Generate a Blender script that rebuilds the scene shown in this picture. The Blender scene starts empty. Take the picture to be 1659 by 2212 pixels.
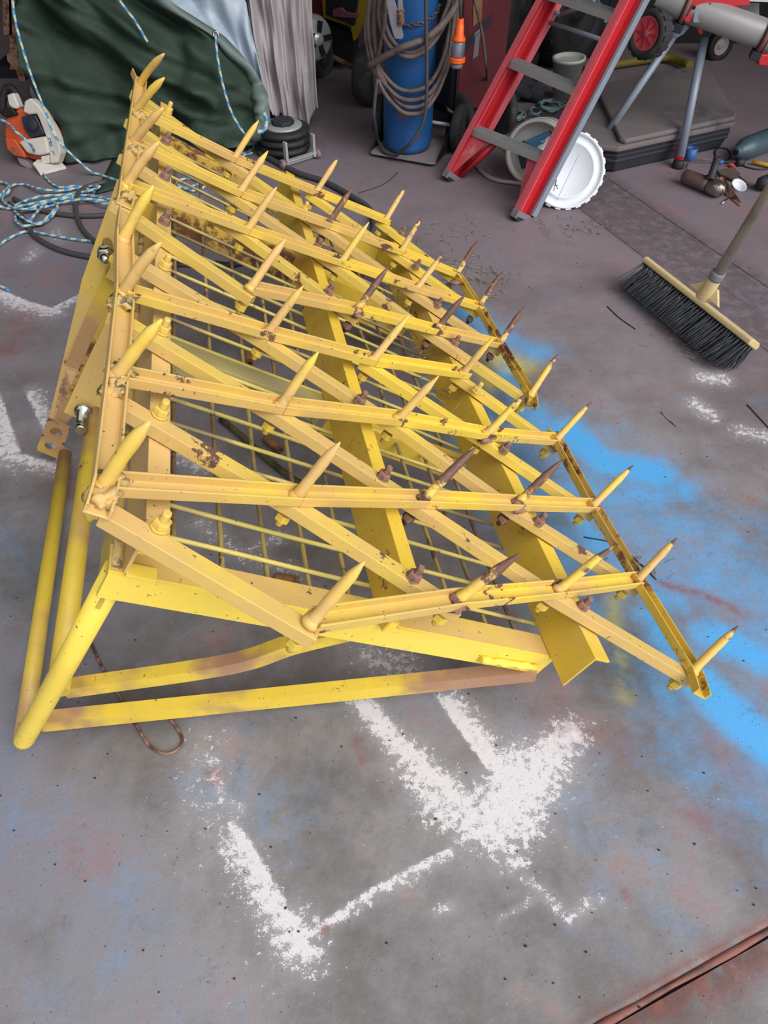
import bpy, bmesh, math, random
import numpy as np
from mathutils import Vector, Matrix

# ------------------------------------------------------------------ camera, sky, exposure
scn = bpy.context.scene
COL = scn.collection
CAM_H, PITCH, FPX, IW, IH = 1.3, math.radians(48), 1534.0, 1659.0, 2212.0
cam_d = bpy.data.cameras.new('camera')
cam = bpy.data.objects.new('camera', cam_d); COL.objects.link(cam)
cam.location = (0, 0, CAM_H); cam.rotation_euler = (math.pi / 2 - PITCH, 0, 0)
cam_d.sensor_fit = 'VERTICAL'; cam_d.sensor_height = 24.0
cam_d.lens = FPX * 24.0 / IH; cam_d.clip_start = 0.02
scn.camera = cam

world = bpy.data.worlds.new('overcast_sky'); scn.world = world; world.use_nodes = True
wb = world.node_tree.nodes['Background']
wb.inputs[0].default_value = (0.93, 0.97, 1.0, 1); wb.inputs[1].default_value = 0.66
sun_d = bpy.data.lights.new('hazy_sun', 'SUN'); sun_d.energy = 2.35; sun_d.angle = math.radians(50)
sun_d.color = (1.0, 0.97, 0.92)
sun = bpy.data.objects.new('hazy_sun', sun_d); COL.objects.link(sun)
sun.location = (2, -4, 6)
sun.rotation_euler = Vector((-0.55, 0.50, -0.67)).to_track_quat('-Z', 'Y').to_euler()
vs = scn.view_settings
vs.view_transform = 'Standard'; vs.look = 'None'; vs.gamma = 1.0; vs.use_curve_mapping = False
vs.exposure = 0.5

# ------------------------------------------------------------------ geometry helpers
RNG = random.Random(7)
CT, ST = math.cos(PITCH), math.sin(PITCH)
EYE = np.array([0, 0, CAM_H])
def ray(x, y):
    a, b = (x - IW / 2) / FPX, (y - IH / 2) / FPX
    return np.array([a, CT - b * ST, -ST - b * CT])
def hit(x, y, p0, n):                       # where a sight line meets a real plane
    r = ray(x, y); n = np.asarray(n, float)
    return EYE + r * (((np.asarray(p0, float) - EYE) @ n) / (r @ n))
def F(x, y, z=0.0): return hit(x, y, (0, 0, z), (0, 0, 1))
def V(x, y, Y): return hit(x, y, (0, Y, 0), (0, 1, 0))
def pxy(P):
    d = np.asarray(P, float) - EYE
    X, Yd, Z = d[0], -ST * d[1] - CT * d[2], CT * d[1] - ST * d[2]
    return IW / 2 + FPX * X / Z, IH / 2 + FPX * Yd / Z
def unit(v): v = np.asarray(v, float); return v / np.linalg.norm(v)

# harrow plane: origin at the nearest left tine, u along its length, w across it, N its normal (tines point along N)
HC = np.array([-0.33433567, 0.58574906, 0.68604173])
HU = np.array([-0.19816113, 0.97960330, -0.03331264])
HW = np.array([0.82970308, 0.14954974, -0.53779891])
HN = np.array([0.52184764, 0.13421044, 0.84241474])
def H(a, b, d): return HC + a * HW + b * HU + d * HN
def L(x, y, d=0.0): return hit(x, y, HC + d * HN, HN)
def Lab(x, y, d=0.0):
    v = L(x, y, d) - HC; return v @ HW, v @ HU

class MB:
    def __init__(s): s.v, s.f, s.m, s.sm, s.att = [], [], [], [], []
    def add(s, vs, fs, mi=0, smooth=False, att=None):
        o = len(s.v); s.v += [tuple(map(float, q)) for q in vs]
        for q in fs: s.f.append([o + i for i in q]); s.m.append(mi); s.sm.append(smooth)
        s.att += list(att) if att is not None else [0.0] * len(vs)
        return s
    def prism(s, poly, ext, mi=0, smooth=False, cap=True):   # polygon (3-D points) pushed along ext
        n = len(poly); P = [np.asarray(q, float) for q in poly]; e = np.asarray(ext, float)
        vs = P + [q + e for q in P]
        fs = [[i, (i + 1) % n, n + (i + 1) % n, n + i] for i in range(n)]
        if cap: fs += [list(range(n))[::-1], list(range(n, 2 * n))]
        return s.add(vs, fs, mi, smooth)
    def box(s, c, x, y, z, sx, sy, sz, mi=0):
        c = np.asarray(c, float); x, y, z = map(unit, (x, y, z))
        b = [c - x * sx / 2 - y * sy / 2 - z * sz / 2]
        b += [b[0] + x * sx, b[0] + x * sx + y * sy, b[0] + y * sy]
        return s.prism(b, z * sz, mi)
    def sweep(s, sec, p0, p1, side, up, mi=0, att=None):  # 2-D section (side, up) from p0 to p1
        p0, p1 = np.asarray(p0, float), np.asarray(p1, float)
        if att is None: return s.prism([p0 + q[0] * side + q[1] * up for q in sec], p1 - p0, mi)
        n, m = len(sec), len(att); vs, aa = [], []
        for j, a_ in enumerate(att):
            c = p0 + (p1 - p0) * j / (m - 1); vs += [c + q[0] * side + q[1] * up for q in sec]; aa += [a_] * n
        fs = [[j * n + i, j * n + (i + 1) % n, (j + 1) * n + (i + 1) % n, (j + 1) * n + i] for j in range(m - 1) for i in range(n)]
        return s.add(vs, fs + [list(range(n))[::-1], list(range((m - 1) * n, m * n))], mi, False, aa)
    def tube(s, pts, r, n=8, mi=0, stripe=None, cap=True, smooth=True, att=None):
        P = [np.asarray(q, float) for q in pts]; m = len(P)
        rs = r if hasattr(r, '__len__') else [r] * m
        T = [unit(P[min(i + 1, m - 1)] - P[max(i - 1, 0)] + 1e-9) for i in range(m)]
        a = np.array([0, 0, 1.0]) if abs(T[0][2]) < .9 else np.array([1.0, 0, 0])
        nx = unit(np.cross(T[0], a)); vs = []; o = len(s.v)
        for i in range(m):
            nx = unit(nx - T[i] * (nx @ T[i])); ny = np.cross(T[i], nx)
            for k in range(n):
                q = 2 * math.pi * k / n
                vs.append(P[i] + rs[i] * (math.cos(q) * nx + math.sin(q) * ny))
        s.add(vs, [], att=([att[i] for i in range(m) for k in range(n)] if att else None))
        for i in range(m - 1):
            for k in range(n):
                s.f.append([o + i * n + k, o + i * n + (k + 1) % n, o + (i + 1) * n + (k + 1) % n, o + (i + 1) * n + k])
                s.m.append(mi if stripe is None else (mi if ((i + (k * 4) // n) % 4) < 2 else stripe)); s.sm.append(smooth)
        if cap:
            s.f += [[o + k for k in range(n)][::-1], [o + (m - 1) * n + k for k in range(n)]]; s.m += [mi, mi]; s.sm += [False, False]
        return s
    def lathe(s, prof, c, axis, n=24, mi=0, smooth=True, mats=None):   # prof: (radius, height) along axis
        c = np.asarray(c, float); ax = unit(axis)
        a = np.array([0, 0, 1.0]) if abs(ax[2]) < .9 else np.array([1.0, 0, 0])
        x = unit(np.cross(a, ax)); y = np.cross(ax, x); o = len(s.v); m = len(prof); vs = []
        for r, hh in prof:
            for k in range(n):
                q = 2 * math.pi * k / n; vs.append(c + ax * hh + r * (math.cos(q) * x + math.sin(q) * y))
        s.add(vs, [])
        for i in range(m - 1):
            for k in range(n):
                s.f.append([o + i * n + k, o + i * n + (k + 1) % n, o + (i + 1) * n + (k + 1) % n, o + (i + 1) * n + k])
                s.m.append(mats[i] if mats else mi); s.sm.append(smooth)
        if prof[0] == prof[-1]: return s
        if prof[0][0] > 1e-5: s.f.append([o + k for k in range(n)][::-1]); s.m.append(mats[0] if mats else mi); s.sm.append(False)
        if prof[-1][0] > 1e-5: s.f.append([o + (m - 1) * n + k for k in range(n)]); s.m.append(mats[-1] if mats else mi); s.sm.append(False)
        return s
    def blob(s, c, r, mi=0, rough=.25, seed=1, sub=2, sc=(1, 1, 1), cut=None):
        bm = bmesh.new(); bmesh.ops.create_icosphere(bm, subdivisions=sub, radius=1.0); rg = random.Random(seed)
        ph = [rg.uniform(0, 6.3) for _ in range(6)]; c = np.asarray(c, float); vs = []
        for v in bm.verts:
            q = v.co; k = 1 + rough * .5 * (math.sin(5 * q.x + ph[0]) * math.sin(4 * q.y + ph[1]) + math.sin(7 * q.z + ph[2]) * math.sin(6 * q.x + ph[3])) + rough * rg.uniform(-.2, .2)
            p_ = c + np.array([q.x * sc[0], q.y * sc[1], q.z * sc[2]]) * r * k
            if cut is not None and p_[2] < cut: p_[2] = cut
            vs.append(p_)
        fs = [[v.index for v in f.verts] for f in bm.faces]; bm.free()
        return s.add(vs, fs, mi, True)
    def grid(s, P, mi=0, smooth=True):      # P: rows of points
        nr, nc = len(P), len(P[0]); o = len(s.v); s.add([q for r in P for q in r], [])
        for i in range(nr - 1):
            for j in range(nc - 1):
                s.f.append([o + i * nc + j, o + i * nc + j + 1, o + (i + 1) * nc + j + 1, o + (i + 1) * nc + j]); s.m.append(mi); s.sm.append(smooth)
        return s
    def mesh(s, name, mats, org=(0, 0, 0), attn=None):
        me = bpy.data.meshes.new(name)
        me.from_pydata([tuple(np.array(q) - np.asarray(org)) for q in s.v], [], s.f)
        for m in (mats if isinstance(mats, (list, tuple)) else [mats]): me.materials.append(m)
        me.polygons.foreach_set('material_index', s.m); me.polygons.foreach_set('use_smooth', s.sm)
        if attn:
            a = me.attributes.new(attn, 'FLOAT', 'POINT'); a.data.foreach_set('value', s.att)
        me.validate(); me.update()
        bm = bmesh.new(); bm.from_mesh(me); bmesh.ops.recalc_face_normals(bm, faces=bm.faces); bm.to_mesh(me); bm.free()
        return me
ORG = {}
def link(o, parent=None):
    COL.objects.link(o)
    if parent: o.parent = parent
    return o
def tag(o, label, cat, group=None, kind=None):
    o['label'] = label; o['category'] = cat
    if group: o['group'] = group
    if kind: o['kind'] = kind
    return o
def thing(name, loc, label, cat, group=None):
    o = bpy.data.objects.new(name, None); link(o); o.location = tuple(loc); o.empty_display_size = .05
    ORG[o.name] = np.array(loc, float); return tag(o, label, cat, group)
def org(o):
    while o.parent: o = o.parent
    return ORG.get(o.name, np.zeros(3))
def part(name, mb, mats, parent, label=None, attn=None, bevel=0, kind=None, seg=2):
    o = bpy.data.objects.new(name, mb.mesh(name, mats, org(parent) if parent else (0, 0, 0), attn)); link(o, parent)
    if label: o['label'] = label
    if kind: o['kind'] = kind
    if bevel:
        b = o.modifiers.new('bevel', 'BEVEL'); b.width = bevel; b.segments = seg; b.limit_method = 'ANGLE'; b.angle_limit = .6
    return o
def single(name, mb, mats, label, cat, group=None, bevel=0, kind=None, attn=None):
    vs = np.array(mb.v); c = (vs.min(0) + vs.max(0)) / 2; c[2] = vs[:, 2].min()
    o = bpy.data.objects.new(name, mb.mesh(name, mats, c, attn)); link(o); o.location = tuple(c); ORG[o.name] = c
    if bevel:
        b = o.modifiers.new('bevel', 'BEVEL'); b.width = bevel; b.segments = 2; b.limit_method = 'ANGLE'; b.angle_limit = .6
    return tag(o, label, cat, group, kind)
def spl(pts, n=8):                          # Catmull-Rom through 3-D points
    P = [np.asarray(q, float) for q in pts]; P = [2 * P[0] - P[1]] + P + [2 * P[-1] - P[-2]]; out = []
    for i in range(1, len(P) - 2):
        for k in range(n):
            t = k / n; a, b, c, d = P[i - 1], P[i], P[i + 1], P[i + 2]
            out.append(.5 * (2 * b + (c - a) * t + (2 * a - 5 * b + 4 * c - d) * t * t + (3 * b - a - 3 * c + d) * t ** 3))
    out.append(P[-2]); return out
def resample(P, step):
    P = [np.asarray(q) for q in P]; d = [0]
    for i in range(1, len(P)): d.append(d[-1] + np.linalg.norm(P[i] - P[i - 1]))
    n = max(2, int(d[-1] / step)); A = np.array(P); t = np.linspace(0, d[-1], n + 1)
    return [np.array([np.interp(q, d, A[:, k]) for k in range(3)]) for q in t]

# ------------------------------------------------------------------ materials
def lin(c): return tuple((q / 12.92 if q <= .04045 else ((q + .055) / 1.055) ** 2.4) for q in (k / 255 for k in c)) + (1,)
class NT:
    def __init__(s, name):
        s.m = bpy.data.materials.new(name); s.m.use_nodes = True; s.t = s.m.node_tree
        s.b = s.t.nodes['Principled BSDF']; s.tc = s.t.nodes.new('ShaderNodeTexCoord')
    def n(s, typ, **kw):
        q = s.t.nodes.new('ShaderNode' + typ)
        for k, v in kw.items(): setattr(q, k, v)
        return q
    def l(s, a, b): s.t.links.new(a, b)
    def noise(s, scale, detail=4, rough=.6, vec=None, coord='Object'):
        q = s.n('TexNoise'); q.inputs['Scale'].default_value = scale; q.inputs['Detail'].default_value = detail; q.inputs['Roughness'].default_value = rough
        s.l(vec if vec else s.tc.outputs[coord], q.inputs['Vector']); return q.outputs['Fac']
    def math(s, op, a, b=None, c=None, clamp=False):
        q = s.n('Math', operation=op, use_clamp=clamp)
        for i, k in enumerate((a, b, c)):
            if k is None: continue
            if isinstance(k, (int, float)): q.inputs[i].default_value = k
            else: s.l(k, q.inputs[i])
        return q.outputs[0]
    def step(s, x, lo, hi):
        q = s.n('MapRange', interpolation_type='SMOOTHSTEP'); s.l(x, q.inputs[0]); q.inputs[1].default_value = lo; q.inputs[2].default_value = hi
        return q.outputs[0]
    def mix(s, f, a, b):
        q = s.n('Mix', data_type='RGBA')
        if isinstance(f, (int, float)): q.inputs[0].default_value = f
        else: s.l(f, q.inputs[0])
        for i, k in ((6, a), (7, b)):
            if isinstance(k, tuple): q.inputs[i].default_value = k
            else: s.l(k, q.inputs[i])
        return q.outputs[2]
    def attr(s, name):
        q = s.n('Attribute', attribute_name=name); return q
    def out(s, col, rough=.5, metal=0.0, bump=None, bs=.3, bd=.002):
        if isinstance(col, tuple): s.b.inputs['Base Color'].default_value = col
        else: s.l(col, s.b.inputs['Base Color'])
        for nm, k in (('Roughness', rough), ('Metallic', metal)):
            if isinstance(k, (int, float)): s.b.inputs[nm].default_value = k
            else: s.l(k, s.b.inputs[nm])
        if bump is not None:
            q = s.n('Bump'); q.inputs['Strength'].default_value = bs; q.inputs['Distance'].default_value = bd
            s.l(bump, q.inputs['Height']); s.l(q.outputs[0], s.b.inputs['Normal'])
        return s.m
def plain(name, c, rough=.5, metal=0.0, var=.18, scale=14, c2=None, lo=.45, hi=.65, bump=0.0, spots=None, sp=(.62, .7), ss=40, bd=.003):
    t = NT(name); f = t.noise(scale)
    a = lin(c); col = t.mix(f, tuple(q * (1 - var) for q in a[:3]) + (1,), tuple(min(1, q * (1 + var)) for q in a[:3]) + (1,))
    if c2: col = t.mix(t.step(t.noise(scale * .45, 6, .7), lo, hi), col, lin(c2))
    if spots: col = t.mix(t.step(t.noise(ss, 3, .6), *sp), col, lin(spots))
    return t.out(col, rough, metal, f if bump else None, bump, bd)
def yellow(name, c=(236, 196, 48), peach=(.5, .62), pc=(222, 178, 104), rust=(.68, .72), rc=(104, 72, 62), rs=9, grime=(.62, .8), gc=(150, 128, 70)):
    t = NT(name); a = lin(c)
    col = t.mix(t.noise(20, 5), tuple(q * .9 for q in a[:3]) + (1,), tuple(min(1, q * 1.1) for q in a[:3]) + (1,))
    col = t.mix(t.step(t.noise(3.1, 4, .6), *peach), col, lin(pc))
    gr = t.noise(11, 6, .75); col = t.mix(t.math('MULTIPLY', t.step(gr, *grime), .6), col, lin(gc))
    ra = t.attr('rust').outputs['Fac']
    rn = t.math('ADD', t.noise(rs, 7, .72), t.math('MULTIPLY', ra, .16)); col = t.mix(t.step(rn, *rust), col, lin(rc))
    ch = t.noise(120, 4, .65); col = t.mix(t.step(ch, .66, .69), col, lin(rc))
    return t.out(col, t.math('MULTIPLY_ADD', t.step(rn, *rust), .4, .42), 0.0, t.noise(90, 3), .12, .001)
M = {}
M['y_lat'] = yellow('yellow_bar_paint', (218, 187, 88), (.40, .58), (209, 174, 108), (.63, .66))
M['y_right'] = yellow('yellow_bar_paint_clean', (230, 198, 80), (.50, .66), (218, 182, 106), (.61, .64))
M['y_frame'] = yellow('yellow_frame_paint', (218, 184, 66), (.52, .66), (210, 176, 96), (.63, .68))
M['y_left'] = yellow('yellow_frame_overspray', (204, 172, 84), (.36, .55), (212, 176, 112), (.64, .68))
M['y_near'] = yellow('yellow_fresh_paint', (240, 210, 84), (.6, .75), (226, 192, 104), (.65, .68))
M['y_brace'] = yellow('yellow_brace_primer', (232, 200, 70), (.41, .55), (170, 130, 102), (.62, .66), (112, 80, 72), 7)
M['y_pipe'] = yellow('yellow_pipe_paint', (208, 178, 60), (.44, .60), (172, 134, 94), (.60, .65), (126, 92, 80), 8)
M['y_rusty'] = yellow('yellow_rusty_paint', (212, 178, 74), (.5, .65), (200, 166, 92), (.49, .58), (112, 72, 48), 9)
M['y_dull'] = yellow('yellow_dull_greenish', (178, 166, 112), (.4, .6), (150, 146, 126), (.7, .75))
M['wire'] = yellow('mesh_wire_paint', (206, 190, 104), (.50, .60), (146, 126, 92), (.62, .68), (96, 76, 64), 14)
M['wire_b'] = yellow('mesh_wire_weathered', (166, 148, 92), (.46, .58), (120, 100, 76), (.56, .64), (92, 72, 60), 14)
M['weld'] = plain('weld_grime', (196, 166, 104), .7, 0, .3, 60, (110, 98, 72), .5, .6, .6)
M['rust'] = plain('rusty_steel', (150, 114, 98), .85, .1, .35, 60, (84, 56, 46), .45, .6, .5)
M['rust_or'] = plain('rust_orange', (140, 96, 52), .9, 0, .35, 50, (84, 56, 40), .45, .6, .5)
def tine_mat():
    t = NT('tine_paint'); a = t.attr('rust').outputs['Fac']
    y = t.mix(t.step(t.noise(5, 3), .38, .58), lin((226, 192, 84)), lin((214, 176, 112)))
    y = t.mix(t.step(t.noise(60, 4), .62, .75), y, lin((168, 150, 84)))
    r = t.mix(t.noise(90, 5, .7), lin((74, 56, 52)), lin((132, 94, 82)))
    r = t.mix(t.step(t.noise(45, 4), .58, .66), r, lin((176, 122, 62)))
    f = t.step(t.math('ADD', a, t.math('MULTIPLY', t.math('SUBTRACT', t.noise(55, 5, .7), .5), .9)), .42, .56)
    return t.out(t.mix(f, y, r), .6, 0.0, t.noise(140, 4), .35, .0015)
M['tine'] = tine_mat()
M['chrome'] = plain('zinc_plated_steel', (196, 196, 182), .22, 1.0, .08, 20)
M['black'] = plain('black_rubber', (36, 36, 40), .65, 0, .3, 20, (62, 58, 58), .55, .75, .2)
M['tyre'] = plain('dusty_tyre', (48, 47, 50), .8, 0, .25, 25, (86, 80, 80), .5, .75, .3)
M['dark'] = plain('dark_metal', (26, 26, 28), .7, .2, .3, 12)  # one near-black base colour for dark parts and tyres
M['hose'] = plain('grey_hose_rubber', (70, 68, 70), .6, 0, .2, 30)
M['olive'] = plain('olive_hose', (92, 84, 52), .55, 0, .2, 30, (60, 54, 40))
M['cable'] = plain('dusty_brown_cable', (104, 90, 86), .75, 0, .25, 30, (74, 64, 62))
M['ropeb'] = plain('rope_blue_strand', (74, 140, 186), .8, 0, .15, 60)
M['ropew'] = plain('rope_pale_strand', (186, 192, 176), .8, 0, .15, 60)
M['ropet'] = plain('teal_rope', (112, 140, 142), .85, 0, .25, 40)
M['tarp'] = plain('green_tarp', (50, 66, 56), .72, 0, .25, 7, (68, 84, 76), .5, .72, .5, None, bd=.02)
M['tarp'].node_tree.nodes['Principled BSDF'].inputs['Specular IOR Level'].default_value = .25
M['tarp_l'] = plain('tarp_hem', (108, 122, 118), .55, 0, .2, 8)
M['silver'] = plain('silver_tarp', (176, 190, 206), .45, 0, .16, 9, (148, 164, 184), .5, .7, .3, bd=.01)
M['sheet'] = plain('dusty_drop_sheet', (192, 184, 188), .9, 0, .1, 5, (148, 134, 134), .5, .8, .2, (176, 148, 116), (.68, .8), 7)
M['orange'] = plain('orange_plastic', (196, 84, 48), .5, 0, .12, 10, (150, 110, 96), .55, .8)
M['plug'] = plain('bright_orange_plastic', (240, 96, 24), .4, 0, .06, 10)
M['white'] = plain('dusty_white_plastic', (204, 200, 192), .5, 0, .08, 10, (160, 150, 144), .58, .8)
M['lid'] = plain('white_lid_plastic', (222, 228, 238), .5, 0, .03, 12, (190, 190, 192), .66, .8, 0, (150, 142, 134), (.72, .76), 30)
M['bucket'] = plain('bucket_plastic', (188, 186, 182), .5, 0, .06, 12, (160, 154, 148), .6, .8)
M['navyp'] = plain('navy_plastic', (40, 46, 62), .5, 0, .2, 10)
M['blue'] = plain('blue_cylinder_paint', (28, 84, 146), .5, 0, .2, 5, (44, 104, 168), .5, .7, 0, (116, 74, 74), (.64, .67), 12)
M['bluel'] = plain('blue_label', (66, 126, 166), .5, 0, .1, 12)
M['red'] = plain('red_fibreglass', (186, 34, 44), .45, 0, .1, 10, (170, 50, 60), .6, .8, 0, (226, 210, 206), (.74, .77), 45)
M['redl'] = plain('worn_red_edge', (206, 92, 104), .6, 0, .15, 20, (216, 150, 150), .6, .75)
M['redd'] = plain('dark_red_paint', (96, 30, 38), .5, 0, .2, 6, (74, 28, 34), .5, .7)
M['redp'] = plain('red_plastic', (196, 40, 52), .45, 0, .1, 12)
M['redw'] = plain('faded_red_rim', (196, 84, 92), .5, 0, .1, 12)
M['alu'] = plain('aluminium', (160, 166, 168), .42, .15, .12, 20, (196, 202, 198), .55, .75)
M['galv'] = plain('grey_leg_paint', (134, 144, 160), .42, .1, .08, 20)
M['beam'] = plain('grey_beam_paint', (150, 148, 150), .45, .1, .1, 6)
M['tray'] = plain('dusty_steel_tray', (142, 130, 132), .7, .1, .1, 12)
M['case'] = plain('dusty_black_plastic', (112, 104, 106), .8, 0, .12, 5, (74, 68, 72), .5, .7)
M['caseb'] = plain('black_plastic', (40, 42, 50), .6, 0, .25, 12, (66, 68, 76), .6, .8)
M['yelp'] = plain('mower_yellow', (148, 122, 20), .5, 0, .15, 8, (110, 92, 24), .55, .75)
M['pink'] = plain('faded_decal', (120, 66, 76), .6, 0, .25, 12, (60, 50, 54), .5, .6)
M['wood'] = plain('broom_wood', (202, 180, 134), .65, 0, .12, 14, (176, 152, 112), .55, .75)
M['handle'] = plain('weathered_wood', (152, 142, 132), .75, 0, .15, 20, (122, 112, 106))
M['bristle'] = plain('black_bristle', (46, 50, 58), .45, 0, .3, 60, (78, 84, 94), .55, .7)
M['straw'] = plain('dry_straw', (150, 138, 112), .85, 0, .3, 40, (96, 84, 70))
M['debris'] = plain('dark_debris', (58, 48, 44), .9, 0, .4, 60)
M['brown'] = plain('brown_grinder_body', (104, 84, 80), .6, .2, .2, 20)
M['teal'] = plain('grey_blue_bottle', (70, 88, 98), .45, .2, .2, 14)
M['skyb'] = plain('blue_plastic', (52, 92, 160), .5, 0, .12, 14)
M['handy'] = plain('yellow_tool_handle', (190, 140, 50), .55, 0, .12, 14)
M['cup'] = plain('white_cup', (206, 206, 218), .5, 0, .05, 12)
M['label'] = plain('grey_label', (120, 116, 124), .6, 0, .2, 40)
M['labely'] = plain('faded_yellow_label', (128, 96, 60), .6, 0, .3, 40)
M['wall'] = plain('dark_shed_lining', (58, 54, 52), .9, 0, .15, 3)
M['glass'] = None
tg = NT('clear_plastic'); tg.b.inputs['Transmission Weight'].default_value = .8; M['glass'] = tg.out(lin((190, 196, 206)), .15)

# ------------------------------------------------------------------ floor: concrete slabs with old overspray
pJ = F(1340, 2200); qJ = F(1659, 2020)
E1 = unit(qJ - pJ); E2 = np.array([-E1[1], E1[0], 0])
def pq(P): return (np.asarray(P) - pJ) @ E1, (np.asarray(P) - pJ) @ E2
PJ2 = np.mean([pq(F(1320, 495))[0], pq(F(1500, 640))[0]])
PST = np.mean([pq(F(1330, 450))[0], pq(F(1600, 645))[0]])
PCR = np.mean([pq(F(1340, 405))[0], pq(F(1560, 545))[0]])
def floor_mat():
    t = NT('stained_concrete'); A = t.attr('paint'); S = t.n('SeparateColor'); t.l(A.outputs['Color'], S.inputs[0])
    A2 = t.attr('stain'); S2 = t.n('SeparateColor'); t.l(A2.outputs['Color'], S2.inputs[0])
    g = t.noise(2.2, 8, .7); col = t.mix(t.step(g, .34, .66), lin((98, 93, 93)), lin((140, 137, 141)))
    col = t.mix(t.step(t.noise(1.1, 5, .6), .46, .66), col, lin((122, 120, 132)))
    col = t.mix(t.math('MULTIPLY', S2.outputs[0], .75), col, lin((126, 110, 118)))                      # purple-brown dust
    rn = t.noise(4.5, 6, .7); col = t.mix(t.math('MULTIPLY', t.step(rn, .54, .68), .45), col, lin((150, 108, 104)))
    bn = t.noise(6, 6, .7); col = t.mix(t.math('MULTIPLY', t.step(bn, .54, .70), .5), col, lin((110, 122, 142)))
    sp = t.noise(130, 3, .6)
    fine = t.noise(300, 2, .5)
    blue = t.math('ADD', S.outputs[1], t.math('MULTIPLY', t.math('SUBTRACT', t.noise(10, 9, .8), .5), 1.5))
    col = t.mix(t.math('MULTIPLY', t.step(blue, .12, 1.15), .95), col, lin((76, 164, 228)))
    yel = t.math('MULTIPLY', S.outputs[2], t.step(t.noise(9, 4), .3, .55)); col = t.mix(yel, col, lin((206, 190, 70)))
    w = t.math('ADD', S.outputs[0], t.math('MULTIPLY', t.math('SUBTRACT', t.noise(62, 6, .75), .5), 3.2))
    w = t.math('ADD', w, t.math('MULTIPLY', t.math('SUBTRACT', t.noise(420, 2, .5), .5), 1.0))
    col = t.mix(t.math('MULTIPLY', S.outputs[0], .42), col, lin((196, 194, 200)))
    col = t.mix(t.math('MULTIPLY', t.step(w, .54, .78), .92), col, lin((212, 208, 214)))
    col = t.mix(t.math('MULTIPLY', S2.outputs[2], t.step(t.noise(40, 5), .3, .6)), col, lin((134, 76, 66)))   # red sealant
    col = t.mix(t.math('MULTIPLY', S2.outputs[1], t.step(t.noise(25, 5, .7), .25, .6)), col, lin((60, 54, 54)))
    col = t.mix(t.math('MULTIPLY', t.step(t.noise(150, 2, .4), .70, .76), .7), col, lin((70, 64, 64)))
    col = t.mix(t.math('MULTIPLY', t.step(t.noise(16, 9, .85), .55, .66), .4), col, lin((82, 76, 76)))
    col = t.mix(t.step(t.noise(280, 3, .6), .67, .73), col, lin((66, 60, 60)))
    col = t.mix(t.step(t.noise(160, 2), .77, .80), col, lin((184, 180, 180)))
    return t.out(col, t.math('MULTIPLY_ADD', t.noise(8, 4), .3, .42), 0.0, t.math('ADD', t.noise(60, 8, .75), t.math('MULTIPLY', sp, .5)), .3, .0035)
M['floor'] = floor_mat()
# strokes of overspray laid on the floor: world points, reach in metres, strength, one-sided (masked by what was sprayed) or not
def fl(*pts): return [F(*q)[:2] for q in pts]
WHITE = [(fl((1110, 1650), (1190, 1650)), .055, .85, 0), (fl((1020, 1775), (1130, 1770)), .055, .9, 0), (fl((900, 1660), (960, 1750)), .05, .8, 0), (fl((560, 1850), (640, 2000)), .10, .34, -1), (fl((770, 1500), (850, 1600), (960, 1700), (1070, 1800)), .028, 1.0, 0), (fl((900, 1650), (1000, 1740), (1060, 1790)), .040, .9, 0),
         (fl((965, 1540), (1030, 1630), (1088, 1703)), .05, 1.15, 1), (fl((1088, 1703), (1070, 1735)), .05, 1.1, 1), (fl((1075, 1745), (1150, 1690)), .06, 1.05, 0),
         (fl((1120, 1700), (1190, 1620), (1235, 1585)), .042, .95, 0), (fl((1030, 1790), (1110, 1850)), .035, .75, 0),
         (fl((541, 1815), (658, 2015)), .058, 1.02, -1), (fl((658, 2015), (800, 1920), (960, 1835)), .022, .9, -1), (fl((640, 2010), (660, 2060)), .045, .7, 0),
         (fl((460, 1640), (480, 1730), (515, 1745)), .016, .62, 0), (fl((450, 1600), (430, 1700), (540, 1900)), .06, .36, 0),
         (fl((-80, 590), (60, 650), (112, 664)), .07, .92, -1), (fl((112, 664), (190, 625)), .05, .8, -1), (fl((0, 850), (40, 960)), .10, .9, -1), (fl((60, 860), (120, 990)), .05, .85, 1), (fl((-20, 960), (120, 1000)), .05, .9, -1),
         (fl((60, 560), (130, 500)), .03, .55, 0),
         (fl((800, 1420), (880, 1440)), .05, .62, 0), (fl((430, 1130), (520, 1200), (640, 1240)), .03, .5, 0), (fl((370, 960), (440, 1000)), .05, .85, 0), (fl((560, 1180), (600, 1160)), .03, .55, 0),
         (fl((1500, 870), (1540, 900)), .035, .66, 0), (fl((1520, 815), (1560, 820)), .04, .72, 0), (fl((1600, 930), (1659, 945)), .04, .6, 0),
         (fl((1130, 1890), (1230, 1985), (1290, 1940)), .016, .52, 0), (fl((945, 1975), (975, 1960)), .012, .5, 0), (fl((1080, 1985), (1180, 1930)), .006, .5, 0)]
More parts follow.
